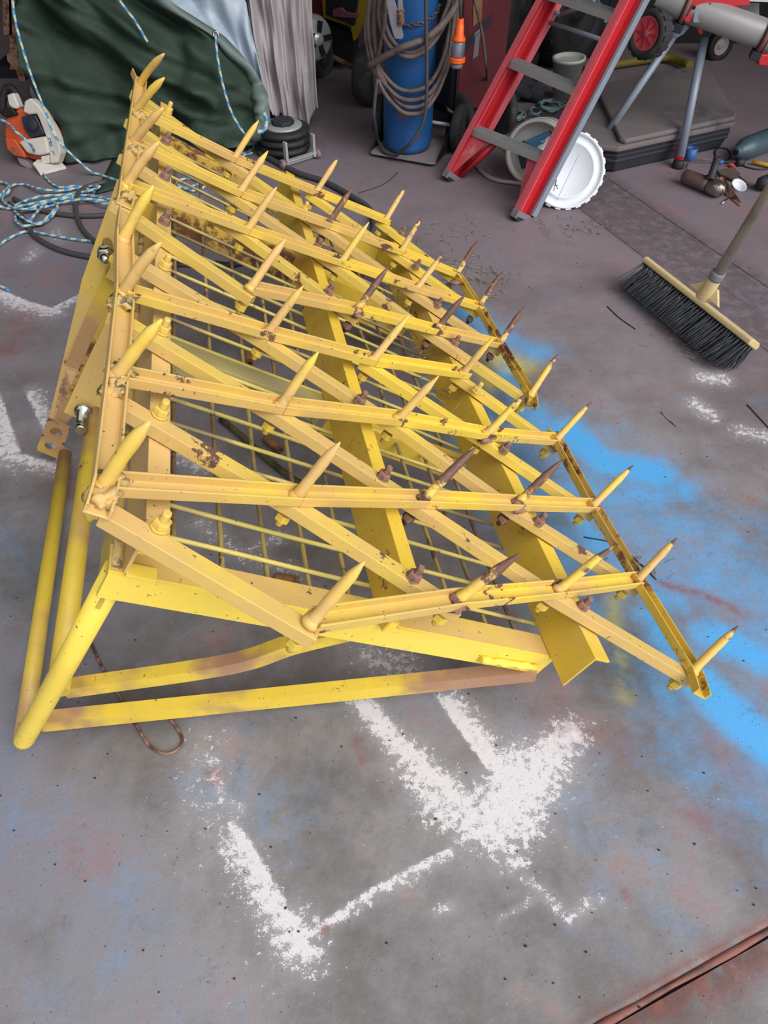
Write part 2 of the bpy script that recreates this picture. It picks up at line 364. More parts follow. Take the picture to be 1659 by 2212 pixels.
BLUE = [(fl((1250, 1000), (1450, 1150), (1659, 1300)), .24, .62, 0), (fl((1450, 1450), (1659, 1700)), .2, .52, 0), (fl((1050, 900), (1250, 1300)), .16, .62, 0), (fl((1230, 1650), (1420, 1900)), .16, .26, 0), (fl((30, 1750), (300, 2100)), .2, .22, 0), (fl((20, 1150), (120, 1350)), .1, .25, 0), (fl((1000, 680), (1080, 730), (1150, 760)), .09, .75, 0), (fl((1150, 900), (1240, 960)), .09, .8, 0), (fl((1230, 930), (1300, 1000), (1420, 1020)), .07, 1.1, 0), (fl((1180, 1050), (1330, 1080), (1480, 1060)), .07, .7, 0),
        (fl((1200, 1150), (1330, 1230), (1450, 1300)), .07, .7, 0), (fl((1400, 1330), (1470, 1440)), .05, .8, 0), (fl((1520, 1480), (1590, 1560), (1670, 1620)), .055, 1.35, 0), (fl((1540, 1370), (1600, 1400), (1680, 1440)), .06, 1.05, 0), (fl((1640, 1640), (1680, 1720)), .06, .55, 0),
        (fl((1090, 780), (1110, 850)), .06, .7, 0), (fl((430, 1700), (640, 1740)), .10, .33, 0), (fl((950, 800), (1050, 960)), .10, .6, 0), (fl((1240, 1100), (1290, 1180)), .05, .9, 0), (fl((1600, 1750), (1659, 1800)), .1, .42, 0)]
YELL = [(fl((1080, 775), (1120, 790)), .05, .8, 0), (fl((1040, 800), (1060, 830)), .03, .6, 0), (fl((1320, 1300), (1350, 1500)), .02, .5, 0)]
def field(P, strokes):
    out = np.zeros(len(P))
    for pts, r, s, side in strokes:
        for a, b in zip(pts[:-1], pts[1:]):
            d = b - a; L2 = d @ d; t = np.clip(((P - a) @ d) / L2, 0, 1); c = a + t[:, None] * d
            dist = np.linalg.norm(P - c, axis=1); val = s * np.exp(-(dist / r) ** 2)
            if side:
                cr = (d[0] * (P[:, 1] - a[1]) - d[1] * (P[:, 0] - a[0])) / math.sqrt(L2) * side
                val = val * (.04 + .96 * np.clip(cr / .008 + .5, 0, 1))
            out = np.maximum(out, val)
    return out
def axis_coords(lo, hi, flo, fhi, fine, coarse):
    flo, fhi = max(lo, flo), min(hi, fhi)
    a = list(np.arange(lo, flo, coarse)) + list(np.arange(flo, fhi, fine)) + list(np.arange(fhi, hi, coarse)) + [hi]
    return np.unique(np.round(a, 5))
floor_root = bpy.data.objects.new('floor', None); link(floor_root); floor_root['kind'] = 'structure'
ORG['floor'] = np.zeros(3)
def slab(p0, p1, q0, q1, fine=.05, fp=(-9, -9), fq=(-9, -9), dark=0.0):
    ps, qs = axis_coords(p0, p1, *fp, fine, .12) if fp[0] > -9 else np.linspace(p0, p1, max(2, int((p1 - p0) / .06))), None
    qs = axis_coords(q0, q1, *fq, fine, .12) if fp[0] > -9 else np.linspace(q0, q1, max(2, int((q1 - q0) / .06)))
    PP, QQ = np.meshgrid(ps, qs); n, m = PP.shape
    X = pJ[0] + PP * E1[0] + QQ * E2[0]; Y = pJ[1] + PP * E1[1] + QQ * E2[1]; P2 = np.c_[X.ravel(), Y.ravel()]
    Z = np.zeros(P2.shape[0])
    ed = np.minimum.reduce([PP - p0, p1 - PP, QQ - q0, q1 - QQ]).ravel(); Z = np.where(ed < 1e-6, -.006, 0.0)
    idx = np.arange(n * m).reshape(n, m)
    faces = np.c_[idx[:-1, :-1].ravel(), idx[:-1, 1:].ravel(), idx[1:, 1:].ravel(), idx[1:, :-1].ravel()]
    me = bpy.data.meshes.new('slab'); me.vertices.add(n * m); me.vertices.foreach_set('co', np.c_[P2, Z].astype(np.float32).ravel())
    me.loops.add(faces.size); me.loops.foreach_set('vertex_index', faces.ravel().astype(np.int32))
    me.polygons.add(len(faces)); me.polygons.foreach_set('loop_start', np.arange(0, faces.size, 4, dtype=np.int32))
    me.polygons.foreach_set('use_smooth', np.ones(len(faces), bool)); me.update(calc_edges=True); me.validate()
    wf, bf, yf = field(P2, WHITE), field(P2, BLUE), field(P2, YELL)
    pp, qq = PP.ravel(), QQ.ravel()
    dust = np.clip((Y.ravel() - 1.2) / 1.6, 0, 1) * .8 + np.clip(X.ravel(), 0, 1) * .3 + dark
    drk = .9 * dark * np.ones_like(dust) + .55 * np.exp(-((pp - PCR) / .012) ** 2)
    drk = np.maximum(drk, .5 * np.exp(-(ed / .012) ** 2))
    redj = np.where(qq < 0.25, np.exp(-((np.minimum(abs(qq - q0), abs(qq - q1))) / .016) ** 2), 0) * (abs(np.minimum(abs(qq - q0), abs(qq - q1))) < .05)
    redj = np.maximum(redj, field(P2, [(fl((1430, 1262), (1520, 1285), (1612, 1327)), .012, .8, 0), (fl((455, 1672), (470, 1680)), .014, .8, 0), (fl((697, 2005), (703, 2010)), .007, .9, 0), (fl((1348, 1930), (1352, 1934)), .010, .8, 0), (fl((770, 1590), (785, 1650)), .008, .5, 0), (fl((1540, 1600), (1610, 1680)), .03, .45, 0), (fl((1500, 1760), (1560, 1790)), .03, .5, 0), (fl((1200, 1560), (1330, 1600)), .04, .4, 0), (fl((120, 1010), (170, 1060)), .05, .4, 0), (fl((60, 680), (20, 760)), .05, .4, 0)]))
    for nm, ch in (('paint', (wf, bf, yf)), ('stain', (np.clip(dust, 0, 1), np.clip(drk, 0, 1), redj))):
        a = me.attributes.new(nm, 'FLOAT_COLOR', 'POINT'); a.data.foreach_set('color', np.c_[ch[0], ch[1], ch[2], np.ones_like(wf)].astype(np.float32).ravel())
    me.materials.append(M['floor'])
    o = bpy.data.objects.new('slab', me); link(o, floor_root); return o
G = .006
slab(-4.5, PJ2 - G / 2, .006, 7.5, .0058, (-1.45, 1.6), (0, 2.75))          # the slab under the harrow
slab(PJ2 + G / 2, PST, .006, 7.5, dark=.30)
slab(PST + .001, PCR, .006, 7.5)
slab(PCR + .003, 4.6, .006, 7.5)
slab(-4.5, 4.6, -3.2, -.004)                                            # the apron nearest the viewer
bed = MB(); bed.box((0, 1.6, -.06), (1, 0, 0), (0, 1, 0), (0, 0, 1), 14, 14, .09)
part('joint_bed', bed, M['debris'], floor_root)
jm = MB(); jr = []
for i in range(60):
    t = -1.4 + i * .06; c = pJ + E1 * t + E2 * .004
    jr.append(c + np.array([0, 0, -.004 + .002 * math.sin(i * 2.3)]))
jm.tube(jr, [.0052 + .0014 * math.sin(i * 1.7) for i in range(60)], 8)
part('joint_sealant', jm, plain('red_joint_sealant', (128, 84, 76), .8, 0, .3, 30, (96, 72, 66), .5, .65, .5), floor_root, 'brick red sealant bead along the slab joint')

# shed shell
def shell(name, c, s):
    b = MB(); b.box(c, (1, 0, 0), (0, 1, 0), (0, 0, 1), *s); o = part(name, b, M['wall'], None); o['kind'] = 'structure'; return o
shell('wall_back', (0, 6.75, 1.4), (9.4, .1, 3.6)); shell('wall_left', (-3.0, 2.8, 1.6), (.1, 8.0, 3.4)); shell('wall_right', (4.6, 4.6, 1.6), (.1, 4.4, 3.4))  # side walls unseen; the left one runs forward to block light from that side
shell('ceiling', (.5, 4.35, 3.25), (8.4, 4.9, .1))  # unseen; set over the rear only, to darken the background

# ------------------------------------------------------------------ the harrow
hr = thing('spike_harrow', (0.1, 1.4, 0), 'large yellow steel harrow lying tines up across the floor, rust showing on many spikes', 'harrow')
TINES = [(225,1050,325,910,0),(250,815,350,690,0),(267,633,348,524,0),(266,518,332,401,0),
(672,1345,788,1212,0),(640,1075,735,955,0),(605,880,688,760,0),(577,722,655,618,0),
(985,1298,1125,1195,.55),(912,1082,1030,965,.75),(860,907,948,812,0),(805,780,885,680,0),
(1205,1276,1325,1180,.45),(1115,1090,1215,993,.8),(1050,940,1137,850,.4),(1000,808,1065,730,0),
(1495,1450,1595,1352,.28),(1375,1255,1463,1162,.34),(1278,1095,1368,1005,.34),(1200,952,1278,868,.34),
(273,402,344,306,0),(285,311,353,233,0),(294,241,355,168,0),(302,181,355,116,0),
(540,625,618,515,0),(534,498,598,404,0),(517,418,579,326,0),(505,345,559,260,0),
(770,672,840,575,.8),(737,568,797,480,0),(708,487,763,404,.9),(682,417,732,339,.05),
(940,715,1006,635,.85),(900,625,961,544,.42),(866,545,913,467,.45),(832,478,878,402,.4),
(1145,855,1205,765,.4),(1078,745,1133,662,.75),(1033,665,1087,585,.75),(985,595,1036,514,.7)]
NODE = {}
def frame_of(p0, p1):
    t = unit(p1 - p0); return t, unit(np.cross(HN, t))
def nut_mesh():
    m = MB(); m.lathe([(.0125, 0), (.0125, .003)], (0, 0, 0), (0, 0, 1), 14)
    m.lathe([(.0105, .003), (.0115, .005), (.0115, .012), (.0105, .014)], (0, 0, 0), (0, 0, 1), 6, smooth=False)
    m.lathe([(.0055, .014)] + [q for k in range(4) for q in ((.0062, .015 + k * .003), (.0055, .0165 + k * .003))] + [(.005, .028)], (0, 0, 0), (0, 0, 1), 10)
    return m
def hexnut_mesh():
    m = MB(); m.lathe([(.0105, 0), (.0118, -.002), (.0118, -.012), (.0105, -.014)], (0, 0, 0), (0, 0, 1), 6, smooth=False)
    m.lathe([(.006, -.014), (.0055, -.024)], (0, 0, 0), (0, 0, 1), 8); return m
ME_HEX = {k: hexnut_mesh().mesh('tine_nut', M[k]) for k in ('y_right', 'rust')}
def place(name, me, parent, P, z=HN, xdir=None, local=True, label=None):
    o = bpy.data.objects.new(name, me); link(o, parent); z = unit(z)
    x = unit(np.cross(z, (0.3, .9, .1))) if xdir is None else unit(xdir); y = np.cross(z, x)
    m = Matrix(((x[0], y[0], z[0], 0), (x[1], y[1], z[1], 0), (x[2], y[2], z[2], 0), (0, 0, 0, 1)))
    p_ = np.asarray(P) - org(parent); m.translation = Vector(p_); o.matrix_local = m
    if label: o['label'] = label
    return o
for i, (bx, by, tx, ty, ru) in enumerate(TINES):
    s, r = divmod(i, 20); c, k = divmod(r, 4); p0 = L(bx, by, .002); p1 = L(tx, ty, .116 if c else .118)
    NODE[(s, c, k + 1)] = p0
    rg = random.Random(i); t = unit(p1 - p0); side = unit(np.cross(t, HU)); ln = np.linalg.norm(p1 - p0)
    bend = (.0032 if c == 0 else .0012) * rg.uniform(.5, 1.2); pts, rs, at = [], [], []
    R0 = .0086 if c else .0098
    for j in range(15):
        q = j / 14; pts.append(p0 + t * ln * q + side * bend * math.sin(math.pi * q) - HN * (.008 if j == 0 else 0))
        tq = .76 if c < 2 else .68; tip = max(0, (q - tq) / (1 - tq))
        rr = R0 * (1 - .10 * q) * (1 - (.80 if c == 0 else .86) * tip ** 1.3) * (1 + rg.uniform(-.06, .06))
        if j <= 1: rr = R0 * 1.15
        rs.append(max(rr, .0011)); edge = .5 if ru else 0
        at.append(min(1, ru * (.35 + 1.1 * q) + (.55 if (ru and q > .86) else 0) + (.3 * ru if q < .12 else 0)))
    tm = MB(); tm.tube(pts, rs, 12, att=at)
    to = part('tine', tm, M['tine'], hr, 'rust-brown tine' if ru >= .5 else ('yellow tine with a rusted tip' if ru > .1 else None), 'rust')
    cm = MB(); cm.lathe([(R0 * 1.1, -.004), (R0 * 1.5, -.003), (R0 * 1.55, .003), (R0 * 1.25, .006), (R0 * 1.05, .010)], p0, t, 14)
    part('collar', cm, M['rust'] if ru >= .5 else M['y_lat'], to)
    place('tine_nut', ME_HEX['rust' if ru >= .7 else 'y_right'], to, p0 - HN * .036)
UW, UH, UT = .0155, .014, .0036
USEC = [(-UW, -UT), (UW, -UT), (UW, UH), (UW - UT, UH), (UW - UT, 0), (-UW + UT, 0), (-UW + UT, UH), (-UW, UH)]
DSEC = [(-.0135, -.005), (.0135, -.005), (.0135, -.026), (.0105, -.026), (.0105, -.009), (-.0105, -.009), (-.0105, -.026), (-.0135, -.026)]
def ends(r0, r1, n=13): return [max(r0 * math.exp(-(i / (n - 1) / .11) ** 2), r1 * math.exp(-((1 - i / (n - 1)) / .11) ** 2)) for i in range(n)]
def ubar(p0, p1, mat, label=None, r=(0, 0)):
    t, sd = frame_of(p0, p1); b = MB(); b.sweep(USEC, p0, p1, sd, HN, att=ends(*r)); return part('channel_bar', b, mat, hr, label, 'rust', bevel=.0012)
def dbar(pts, mat, r=0.0):
    b = MB()
    for i, (p0, p1) in enumerate(zip(pts[:-1], pts[1:])):
        t, sd = frame_of(p0, p1); n = 13
        a = [.75 * r * math.exp(-((q / (n - 1) - .53) / .08) ** 2) for q in range(n)]
        b.sweep(DSEC, p0 - t * .002, p1 + t * .002, sd, HN, att=a)
    return part('diagonal_bar', b, mat, hr, None, 'rust', bevel=.0012)
def ext(a, b, k): return b + unit(b - a) * k
for s in (0, 1):
    n = lambda c, k: NODE[(s, c, k)]
    yl, yr = M['y_lat'], M['y_right']
    # channel rows: two straight runs each so that they follow the nodes
    for row in ([(1, 1), (2, 1), (3, 1), (4, 2)], [(0, 1), (1, 2), (2, 2), (3, 2), (4, 3)], [(0, 2), (1, 3), (2, 3), (3, 3), (4, 4)], [(0, 3), (1, 4), (2, 4), (3, 4)]):
        P = [n(*q) for q in row]
        for i in range(len(P) - 1):
            a, b = P[i], P[i + 1]
            if i == len(P) - 2: b = ext(a, b, .012)
            rz = lambda c: {2: .75, 3: .8, 4: 1.0}.get(c, .15)
            ubar(a, b, yl if row[i][0] < 2 else yr, None, (rz(row[i][0]), rz(row[i + 1][0])))
    lo, hi = ((L(208, 1112), L(272, 462)) if s == 0 else (L(268, 444), L(294, 163)))
    P = [lo] + [n(0, k) for k in (1, 2, 3, 4)] + [hi]
    for a, b in zip(P[:-1], P[1:]): ubar(a, b, M['y_left'])
    lo, hi = ((L(1512, 1503), L(1188, 936)) if s == 0 else (L(1146, 878), L(978, 585)))
    P = [lo] + [n(4, k) for k in (1, 2, 3, 4)] + [hi]
    for a, b in zip(P[:-1], P[1:]): ubar(a, b, M['y_rusty'], 'rusty end channel')
    e0 = lambda k: n(0, k) + (-.008) * HW + (-.022 - 0) * HU
    if s == 0: st = [L(243, 1092), L(262, 853), L(272, 678), L(281, 542)]
    else: st = [L(272, 440), L(284, 338), L(296, 262), L(306, 200)]
    off = lambda c, k, x, y: n(c, k) + x * HW + y * HU
    for path in ([st[0], n(1, 1)], [st[1], n(1, 2), n(2, 1)], [st[2], n(1, 3), n(2, 2), n(3, 1), n(4, 1)], [st[3], n(1, 4), n(2, 3), n(3, 2), n(4, 2)], [n(2, 4), n(3, 3), n(4, 3)], [n(3, 4), n(4, 4)]):
        P = [q - HU * .004 for q in path]
        P[-1] = ext(P[-2], P[-1], .012); P[0] = ext(P[1], P[0], .02 if path[0] is not st[0] or s else .004)
        dbar(P, yl if any(path[0] is q for q in st) else yr, .9 if s else .7)
# weld lumps at the left corners
for j, (x, y) in enumerate([(222, 1078), (246, 838), (262, 655), (272, 425), (290, 328), (300, 252), (232, 1035), (258, 800)]):
    b = MB(); P = L(x, y, .004)
    b.blob(P, .0165, 0, .8, j + 3, 3, (1.1, 1, .65)); part('weld_bead', b, M['weld'], hr)
for j, (x, y) in enumerate([(770, 680), (1120, 1100), (1205, 965), (1050, 950), (985, 1310), (985, 610)]):
    b = MB(); P = L(x, y, .002); b.blob(P, .012, 0, .7, j + 30, 2, (1.3, 1, .5)); part('weld_bead', b, M['rust'], hr, 'rusty weld')
BOLTS = [(345,1140,'y'),(345,897,'y'),(350,718,'y'),(355,578,'y'),(890,1250,'r'),(825,1033,'r'),(775,870,'r'),(708,634,'r'),(1255,1312,'r'),(1160,1130,'r'),(1085,975,'r'),(1027,846,'y'),
         (354,482,'r'),(355,385,'r'),(357,309,'r'),(362,242,'y'),(683,537,'r'),(655,456,'y'),(980,744,'r'),(943,662,'r'),(897,578,'r'),(865,507,'r')]
ME_B = {'y': nut_mesh().mesh('bolt', M['y_lat']), 'r': nut_mesh().mesh('bolt', M['rust'])}
for x, y, c in BOLTS: place('bolt', ME_B[c], hr, L(x, y, -.004), label='rusty bolt and nut' if c == 'r' else None)
# frame: three angle irons along u, four cross members along w
def angle(p0, p1, da, db, wa, wb, th=.005, o=(0, 0)):   # legs along da (width wa) and db (width wb)
    b = MB(); sec = [(0, 0), (wa, 0), (wa, th), (th, th), (th, wb), (0, wb)]
    b.sweep(sec, p0, p1, da, db); return b
for (x0, y0, x1, y1, nm) in ((64, 0, 0, 0, 'l'),):
    pass
b = angle(H(.060, -.02, -.028), H(.052, 1.67, -.028), HW, -HN, .031, .085)
part('frame_angle', b, M['y_left'], hr, 'left frame angle with orange overspray', bevel=.001)
b = angle(H(.463, -.030, -.028), H(.448, 1.66, -.028), HW, -HN, .030, .088)
fm = part('frame_angle', b, M['y_frame'], hr, bevel=.001)
b = angle(H(.848, -.072, -.028), H(.826, 1.66, -.028), HW, -HN, .038, .088)
part('frame_angle', b, M['y_frame'], hr, bevel=.001)
b = MB(); b.box(H(.055, .80, -.165), HW, HU, HN, .006, 1.62, .085)
part('skirt_plate', b, M['y_pipe'], hr, 'dull yellow plate under the left frame angle')
b = MB(); b.tube([H(.052, -.01 + .04 * i, -.117) + HN * .003 * math.sin(i * 2.1) for i in range(40)], .007, 8)
part('weld_seam', b, M['weld'], hr, 'grimy weld seam')
b = MB(); b.box(H(.080, -.012, -.068), HW, HU, HN, .035, .018, .004); b.box(H(.083, -.014, -.112), HW, HU, HN, .04, .02, .006)
part('end_stiffener', b, M['y_near'], hr)
b = MB(); b.sweep([(0, 0), (.006, 0), (.006, .050), (0, .050)], H(.042, -.022, -.118), H(.86, -.012, -.118), HU, -HN); b.sweep([(.006, 0), (.052, 0), (.052, .005), (.006, .005)], H(.042, -.022, -.117), H(.86, -.012, -.117), HU, -HN, 1)
part('cross_member', b, [M['y_near'], M['y_lat']], hr, 'front cross member in fresh bright yellow')
for bb, d0, hh, mt, lb in ((.553, -.118, .045, 'y_dull', 'greenish grey cross member'), (1.185, -.088, .075, 'y_rusty', 'rust-streaked cross member'), (1.625, -.10, .06, 'y_rusty', 'far cross member streaked with rust')):
    b = angle(H(.062, bb, d0), H(.463, bb, d0), HU, -HN, .045, hh); part('cross_member', b, M[mt], hr, lb, bevel=.001)
    b = angle(H(.468, bb - .02, d0), H(.846, bb - .02, d0), HU, -HN, .038, hh + .01); part('cross_member', b, M['y_frame'], hr, bevel=.001)
# weld mesh
MD = -.124
def bump(a, b): return .012 * math.exp(-((a - .62) / .09) ** 2 - ((b - .85) / .12) ** 2) * math.sin(a * 60)
for i, a in enumerate([.131 + .0735 * k for k in range(10)]):
    if abs(a - .463) < .02: a -= .03
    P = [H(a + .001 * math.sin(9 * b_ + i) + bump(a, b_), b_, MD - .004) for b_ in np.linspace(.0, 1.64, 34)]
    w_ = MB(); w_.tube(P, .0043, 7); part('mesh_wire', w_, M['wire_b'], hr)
for i, b_ in enumerate([.068 + .0672 * k for k in range(24)]):
    P = [H(a, b_ + .0012 * math.sin(11 * a + i) + bump(b_, a) + .02 * bump(a, b_), MD + .004) for a in np.linspace(.092, .86, 26)]
    w_ = MB(); w_.tube(P, .0042, 7); part('mesh_wire', w_, M['wire'], hr)
# legs, braces and hitch on the side that lies on the floor
def tube_part(name, P, r, mat, label=None, n=16): b = MB(); b.tube(P, r, n); return part(name, b, M[mat], hr, label)
tube_part('corner_post', [H(.058, .004, -.135), H(.062, .03, -.42), H(.066, .060, -.70), H(.066, .061, -.712)], [.0185, .0185, .0185, .017], 'y_near', 'bright yellow corner post')
tube_part('lower_rail', [H(.062, .062, -.693), (H(.062, .062, -.693) + L(141, 980, -.695)) / 2, L(141, 980, -.695)], .0160, 'y_pipe')
tube_part('brace_pipe', [H(.078, .05, -.52), H(.070, .42, -.47), H(.062, .80, -.42)], .019, 'y_pipe', 'yellow brace pipe dusted with brown')
def brace(PS, name, hgt, mat, lab):
    pts = spl(PS, 10) if len(PS) > 2 else PS; b = MB()
    for a, c in zip(pts[:-1], pts[1:]):
        t = unit(c - a); sd = unit(np.cross(t, (0, 0, 1))); up = np.cross(sd, t)
        sec = [(0, 0), (.024, 0), (.024, -.004), (.004, -.004), (.004, -hgt), (0, -hgt)]
        if sd[1] < 0: sd = -sd
        b.sweep(sec, a - t * .001, c + t * .001, sd, up)
    return part(name, b, M[mat], hr, lab)
brace([L(128, 1492, -.58), L(480, 1440, -.36), L(640, 1392, -.25), L(850, 1344, -.145)], 'upper_brace', .030, 'y_brace', 'bent yellow angle brace')
brace([L(76, 1562, -.685), H(.845, -.018, -.156)], 'lower_brace', .038, 'y_brace', 'brown and yellow angle brace')
b = MB(); b.tube([H(.70 + .013 * i, -.02, -.150 + .0008 * i) + HN * .002 * math.sin(i * 2.5) for i in range(11)], [.007 + .0015 * math.sin(i * 1.9) for i in range(11)], 8)
part('weld_seam', b, M['y_near'], hr)
b = MB(); b.prism([H(.475, -.012, -.11), H(.50, -.012, -.11), H(.485, -.012, -.15)], HU * .03); part('gusset', b, M['y_near'], hr)
# mast: a bent plate from the frame down to the floor with two pin holes near its end
mast = thing_m = None
b = MB()
e1 = [H(-.028, 1.04, -.05), H(-.030, 1.02, -.30), H(-.012, .985, -.52), H(.0, .90, -.70)]
e2 = [H(.012, 1.0, -.05), H(.004, .985, -.30), H(-.006, .975, -.52), H(.010, .885, -.70)]
e3 = [H(.075, 1.0, -.05), H(.07, .985, -.30), H(.06, .975, -.52), H(.05, .885, -.585)]
for A_, B_, mi in ((e1, e2, 1), (e2, e3, 0)):
    for i in range(3): b.prism([A_[i], B_[i], B_[i + 1], A_[i + 1]], HU * .006, mi)
part('mast', b, [M['y_pipe'], M['y_lat']], hr, 'long yellow mast plate of the hitch')
# hitch plate with two round holes
def holed_plate(P00, P10, P11, P01, holes, th, nrm, name, mat):
    bm = MB(); P00, P10, P11, P01 = map(np.asarray, (P00, P10, P11, P01)); n = 28
    at = lambda s_, t_: (P00 * (1 - s_) + P10 * s_) * (1 - t_) + (P01 * (1 - s_) + P11 * s_) * t_
    # split into stacked cells, one hole in each
    m = len(holes)
    for j, (hs, ht, hr_) in enumerate(holes):
        t0, t1 = j / m, (j + 1) / m; ring, outer = [], []
        for k in range(n):
            q = 2 * math.pi * (k + .5) / n; cx, cy = math.cos(q), math.sin(q)
            ring.append((hs + hr_ * cx, ht + hr_ * .5 * cy * 2 / m * 1.0)); sc = 1e9
            for lim, o_, c_ in ((1, hs, cx), (0, hs, cx), (t1, ht, cy * 1.0), (t0, ht, cy * 1.0)):
                if abs(c_) > 1e-9:
                    kk = (lim - o_) / c_
                    if kk > 0: sc = min(sc, kk)
            outer.append((hs + sc * cx, ht + sc * cy))
        for sgn in (0, 1):
            o_ = len(bm.v); bm.add([at(*q) + nrm * th * sgn for q in ring + outer], [[k, (k + 1) % n, n + (k + 1) % n, n + k] for k in range(n)])
        bm.add([at(*q) for q in ring] + [at(*q) + nrm * th for q in ring], [[k, (k + 1) % n, n + (k + 1) % n, n + k] for k in range(n)])
    E_ = [at(0, 0), at(1, 0), at(1, 1), at(0, 1)]
    for i in range(4): a_, c_ = E_[i], E_[(i + 1) % 4]; bm.add([a_, c_, c_ + nrm * th, a_ + nrm * th], [[0, 1, 2, 3]])
    return part(name, bm, mat, hr)
HP = HC + .93 * HU - .70 * HN
def HB(x, y): return hit(x, y, H(0, .872, 0), HU)
holed_plate(HB(78, 972), HB(126, 992), HB(152, 925), HB(104, 905), [(.5, .27, .26), (.5, .73, .26)], .007, HU, 'hitch_plate', M['y_pipe'])
# lower link brackets and pins
for j, (b0, px_, py_) in enumerate(((.70, 181, 884), (.955, 229, 546))):
    cpin = hit(px_, py_, H(0, b0, 0), HU); va = (cpin - HC) @ HW; vd = (cpin - HC) @ HN
    if j == 1: va, vd = .045, -.21
    b = MB()
    poly = [H(va - .035, b0 + .008, vd - .03), H(va + .03, b0 + .008, vd - .045), H(.062, b0 + .008, vd + .02), H(.062, b0 + .008, -.12), H(.02, b0 + .008, -.12)]
    b.prism(poly, HU * .007); part('link_bracket', b, M['y_lat'], hr, 'peach-yellow link bracket')
    b = MB()
    k_ = .066 if j == 0 else .02
    poly = [H(va - .035, b0 + k_, vd - .03), H(va + .03, b0 + k_, vd - .045), H(.062, b0 + k_, -.12), H(.02, b0 + k_, -.12)]
    b.prism(poly, HU * .006); part('link_bracket', b, M['y_rusty'], hr)
    b = MB(); ax = unit(-HU + .0 * HW)
    if j == 0: b.lathe([(.010, -.10), (.010, 0), (.017, .001), (.0195, .005), (.0195, .011), (.017, .015), (.0125, .016), (.0122, .050), (.0100, .052), (.0100, .060), (.0122, .062), (.0122, .072), (.0105, .076)], cpin, ax, 20)
    else:
        b.lathe([(.012, -.05), (.012, 0), (.019, .0), (.019, .004)], cpin, ax, 18); b.lathe([(.017, .004), (.0185, .007), (.0185, .018), (.016, .021)], cpin, ax, 6, smooth=False); b.lathe([(.011, .02), (.0115, .03), (.008, .038), (.001, .041)], cpin, ax, 18)
    part('hitch_pin', b, M['chrome'], hr, 'shiny plated hitch pin')
# straw caught in the frame
b = MB(); rg = random.Random(5)
for i in range(150):
    cx, cy = rg.choice([(875, 600), (885, 655), (900, 690), (915, 740), (935, 800), (960, 850), (1010, 900), (860, 640)])
    P = L(cx + rg.gauss(0, 22), cy + rg.gauss(0, 25), rg.uniform(-.12, -.05)); d = np.array([rg.gauss(0, 1), rg.gauss(0, 1), rg.gauss(0, .5)]); d = unit(d) * rg.uniform(.02, .07)
    k = np.array([rg.gauss(0, .012) for _ in range(3)]); b.tube([P - d / 2, P + k, P + d / 2], rg.uniform(.0005, .0011), 4)
part('caught_straw', b, M['straw'], hr, 'dry straw and weeds caught in the frame', kind='stuff')

# ------------------------------------------------------------------ things on the floor under and around the harrow
b = MB(); hk = spl([F(168, 1318, .004), F(215, 1430, .004), F(262, 1510, .004), F(308, 1590, .004), F(330, 1617, .004), (F(358, 1628, .004)), F(384, 1618, .004), F(394, 1597, .004), F(382, 1572, .004), F(368, 1555, .004)], 8)
b.tube(hk, .0028, 8); single('bent_rod', b, M['rust'], 'thin rusty rod with a hooked end lying under the front brace', 'rod')
for j, (x, y, dx, dy, lb) in enumerate(((535, 770, 6, 24, 'stubby rusty pipe piece standing out behind the grey-green cross member'), (588, 958, 26, 22, 'chunky rusty lump on the floor beside the olive hose under the mesh'), (615, 1250, 40, 6, 'short rusty pipe end lying under the mesh by the front cross member'))):
    b = MB(); a_, c_ = F(x - dx / 2, y - dy / 2, .011), F(x + dx / 2, y + dy / 2, .011); b.lathe([(.006, 0), (.0105, 0), (.011, .004), (.0105, np.linalg.norm(c_ - a_) + .01), (.006, np.linalg.norm(c_ - a_) + .01), (.006, 0)], a_, c_ - a_, 14)
    single('rusty_stub', b, M['rust_or'], lb, 'scrap', 'rusty stubs under the mesh')
def ftube(name, pts, r, mat, label, cat, n=8, step=.02, z=None, group='hoses lying on the floor'):
    b = MB(); b.tube(resample(spl([F(x, y, r if z is None else z) for x, y in pts], 10), step), r, n); return single(name, b, M[mat], label, cat, group)
ftube('hose', [(478, 905), (520, 940), (560, 975), (600, 1010), (650, 1045), (720, 1080)], .009, 'olive', 'olive green hose lying under the middle of the mesh', 'hose')
ftube('hose', [(560, 330), (640, 372), (700, 392), (760, 425), (800, 455), (806, 500), (770, 520), (690, 500), (620, 430)], .012, 'hose', 'black rubber hose looping from the air jack to behind the far tines', 'hose')
ah = thing('air_hose', F(500, 575), 'black air hose with steel coupling under the left of the harrow mesh', 'hose')
b = MB(); b.tube(resample(spl([F(x, y, .010) for x, y in ((440, 566), (500, 572), (560, 562), (640, 575), (700, 590))], 8), .02), .010, 8); part('hose_body', b, M['black'], ah)
b = MB(); b.tube([F(382, 570, .012), F(400, 569, .012), F(404, 569, .012), F(425, 568, .012), F(444, 566, .011)], [.010, .011, .014, .014, .011], 12); part('coupling', b, M['chrome'], ah, 'steel quick coupling')
ftube('hose', [(30, 430), (80, 452), (160, 466), (250, 463), (330, 455)], .010, 'hose', 'straight dark hose behind the rope tangle', 'hose')
ftube('hose', [(230, 392), (180, 408), (163, 440), (175, 490), (215, 530), (260, 556)], .010, 'hose', 'dark hose curving down past the tarp corner to the harrow', 'hose')
ftube('hose', [(20, 440), (50, 470), (75, 510), (130, 540), (200, 556), (260, 562)], .010, 'hose', 'long dark hose sweeping from under the ropes to the mast', 'hose')

def rope(pts, label, r=.0055, name='rope', group='blue and white braided ropes', n=8):
    b = MB(); b.tube(resample(spl(pts, 8), .011), r, n, 0, 1); return single(name, b, [M['ropeb'], M['ropew']], label, 'rope', group)

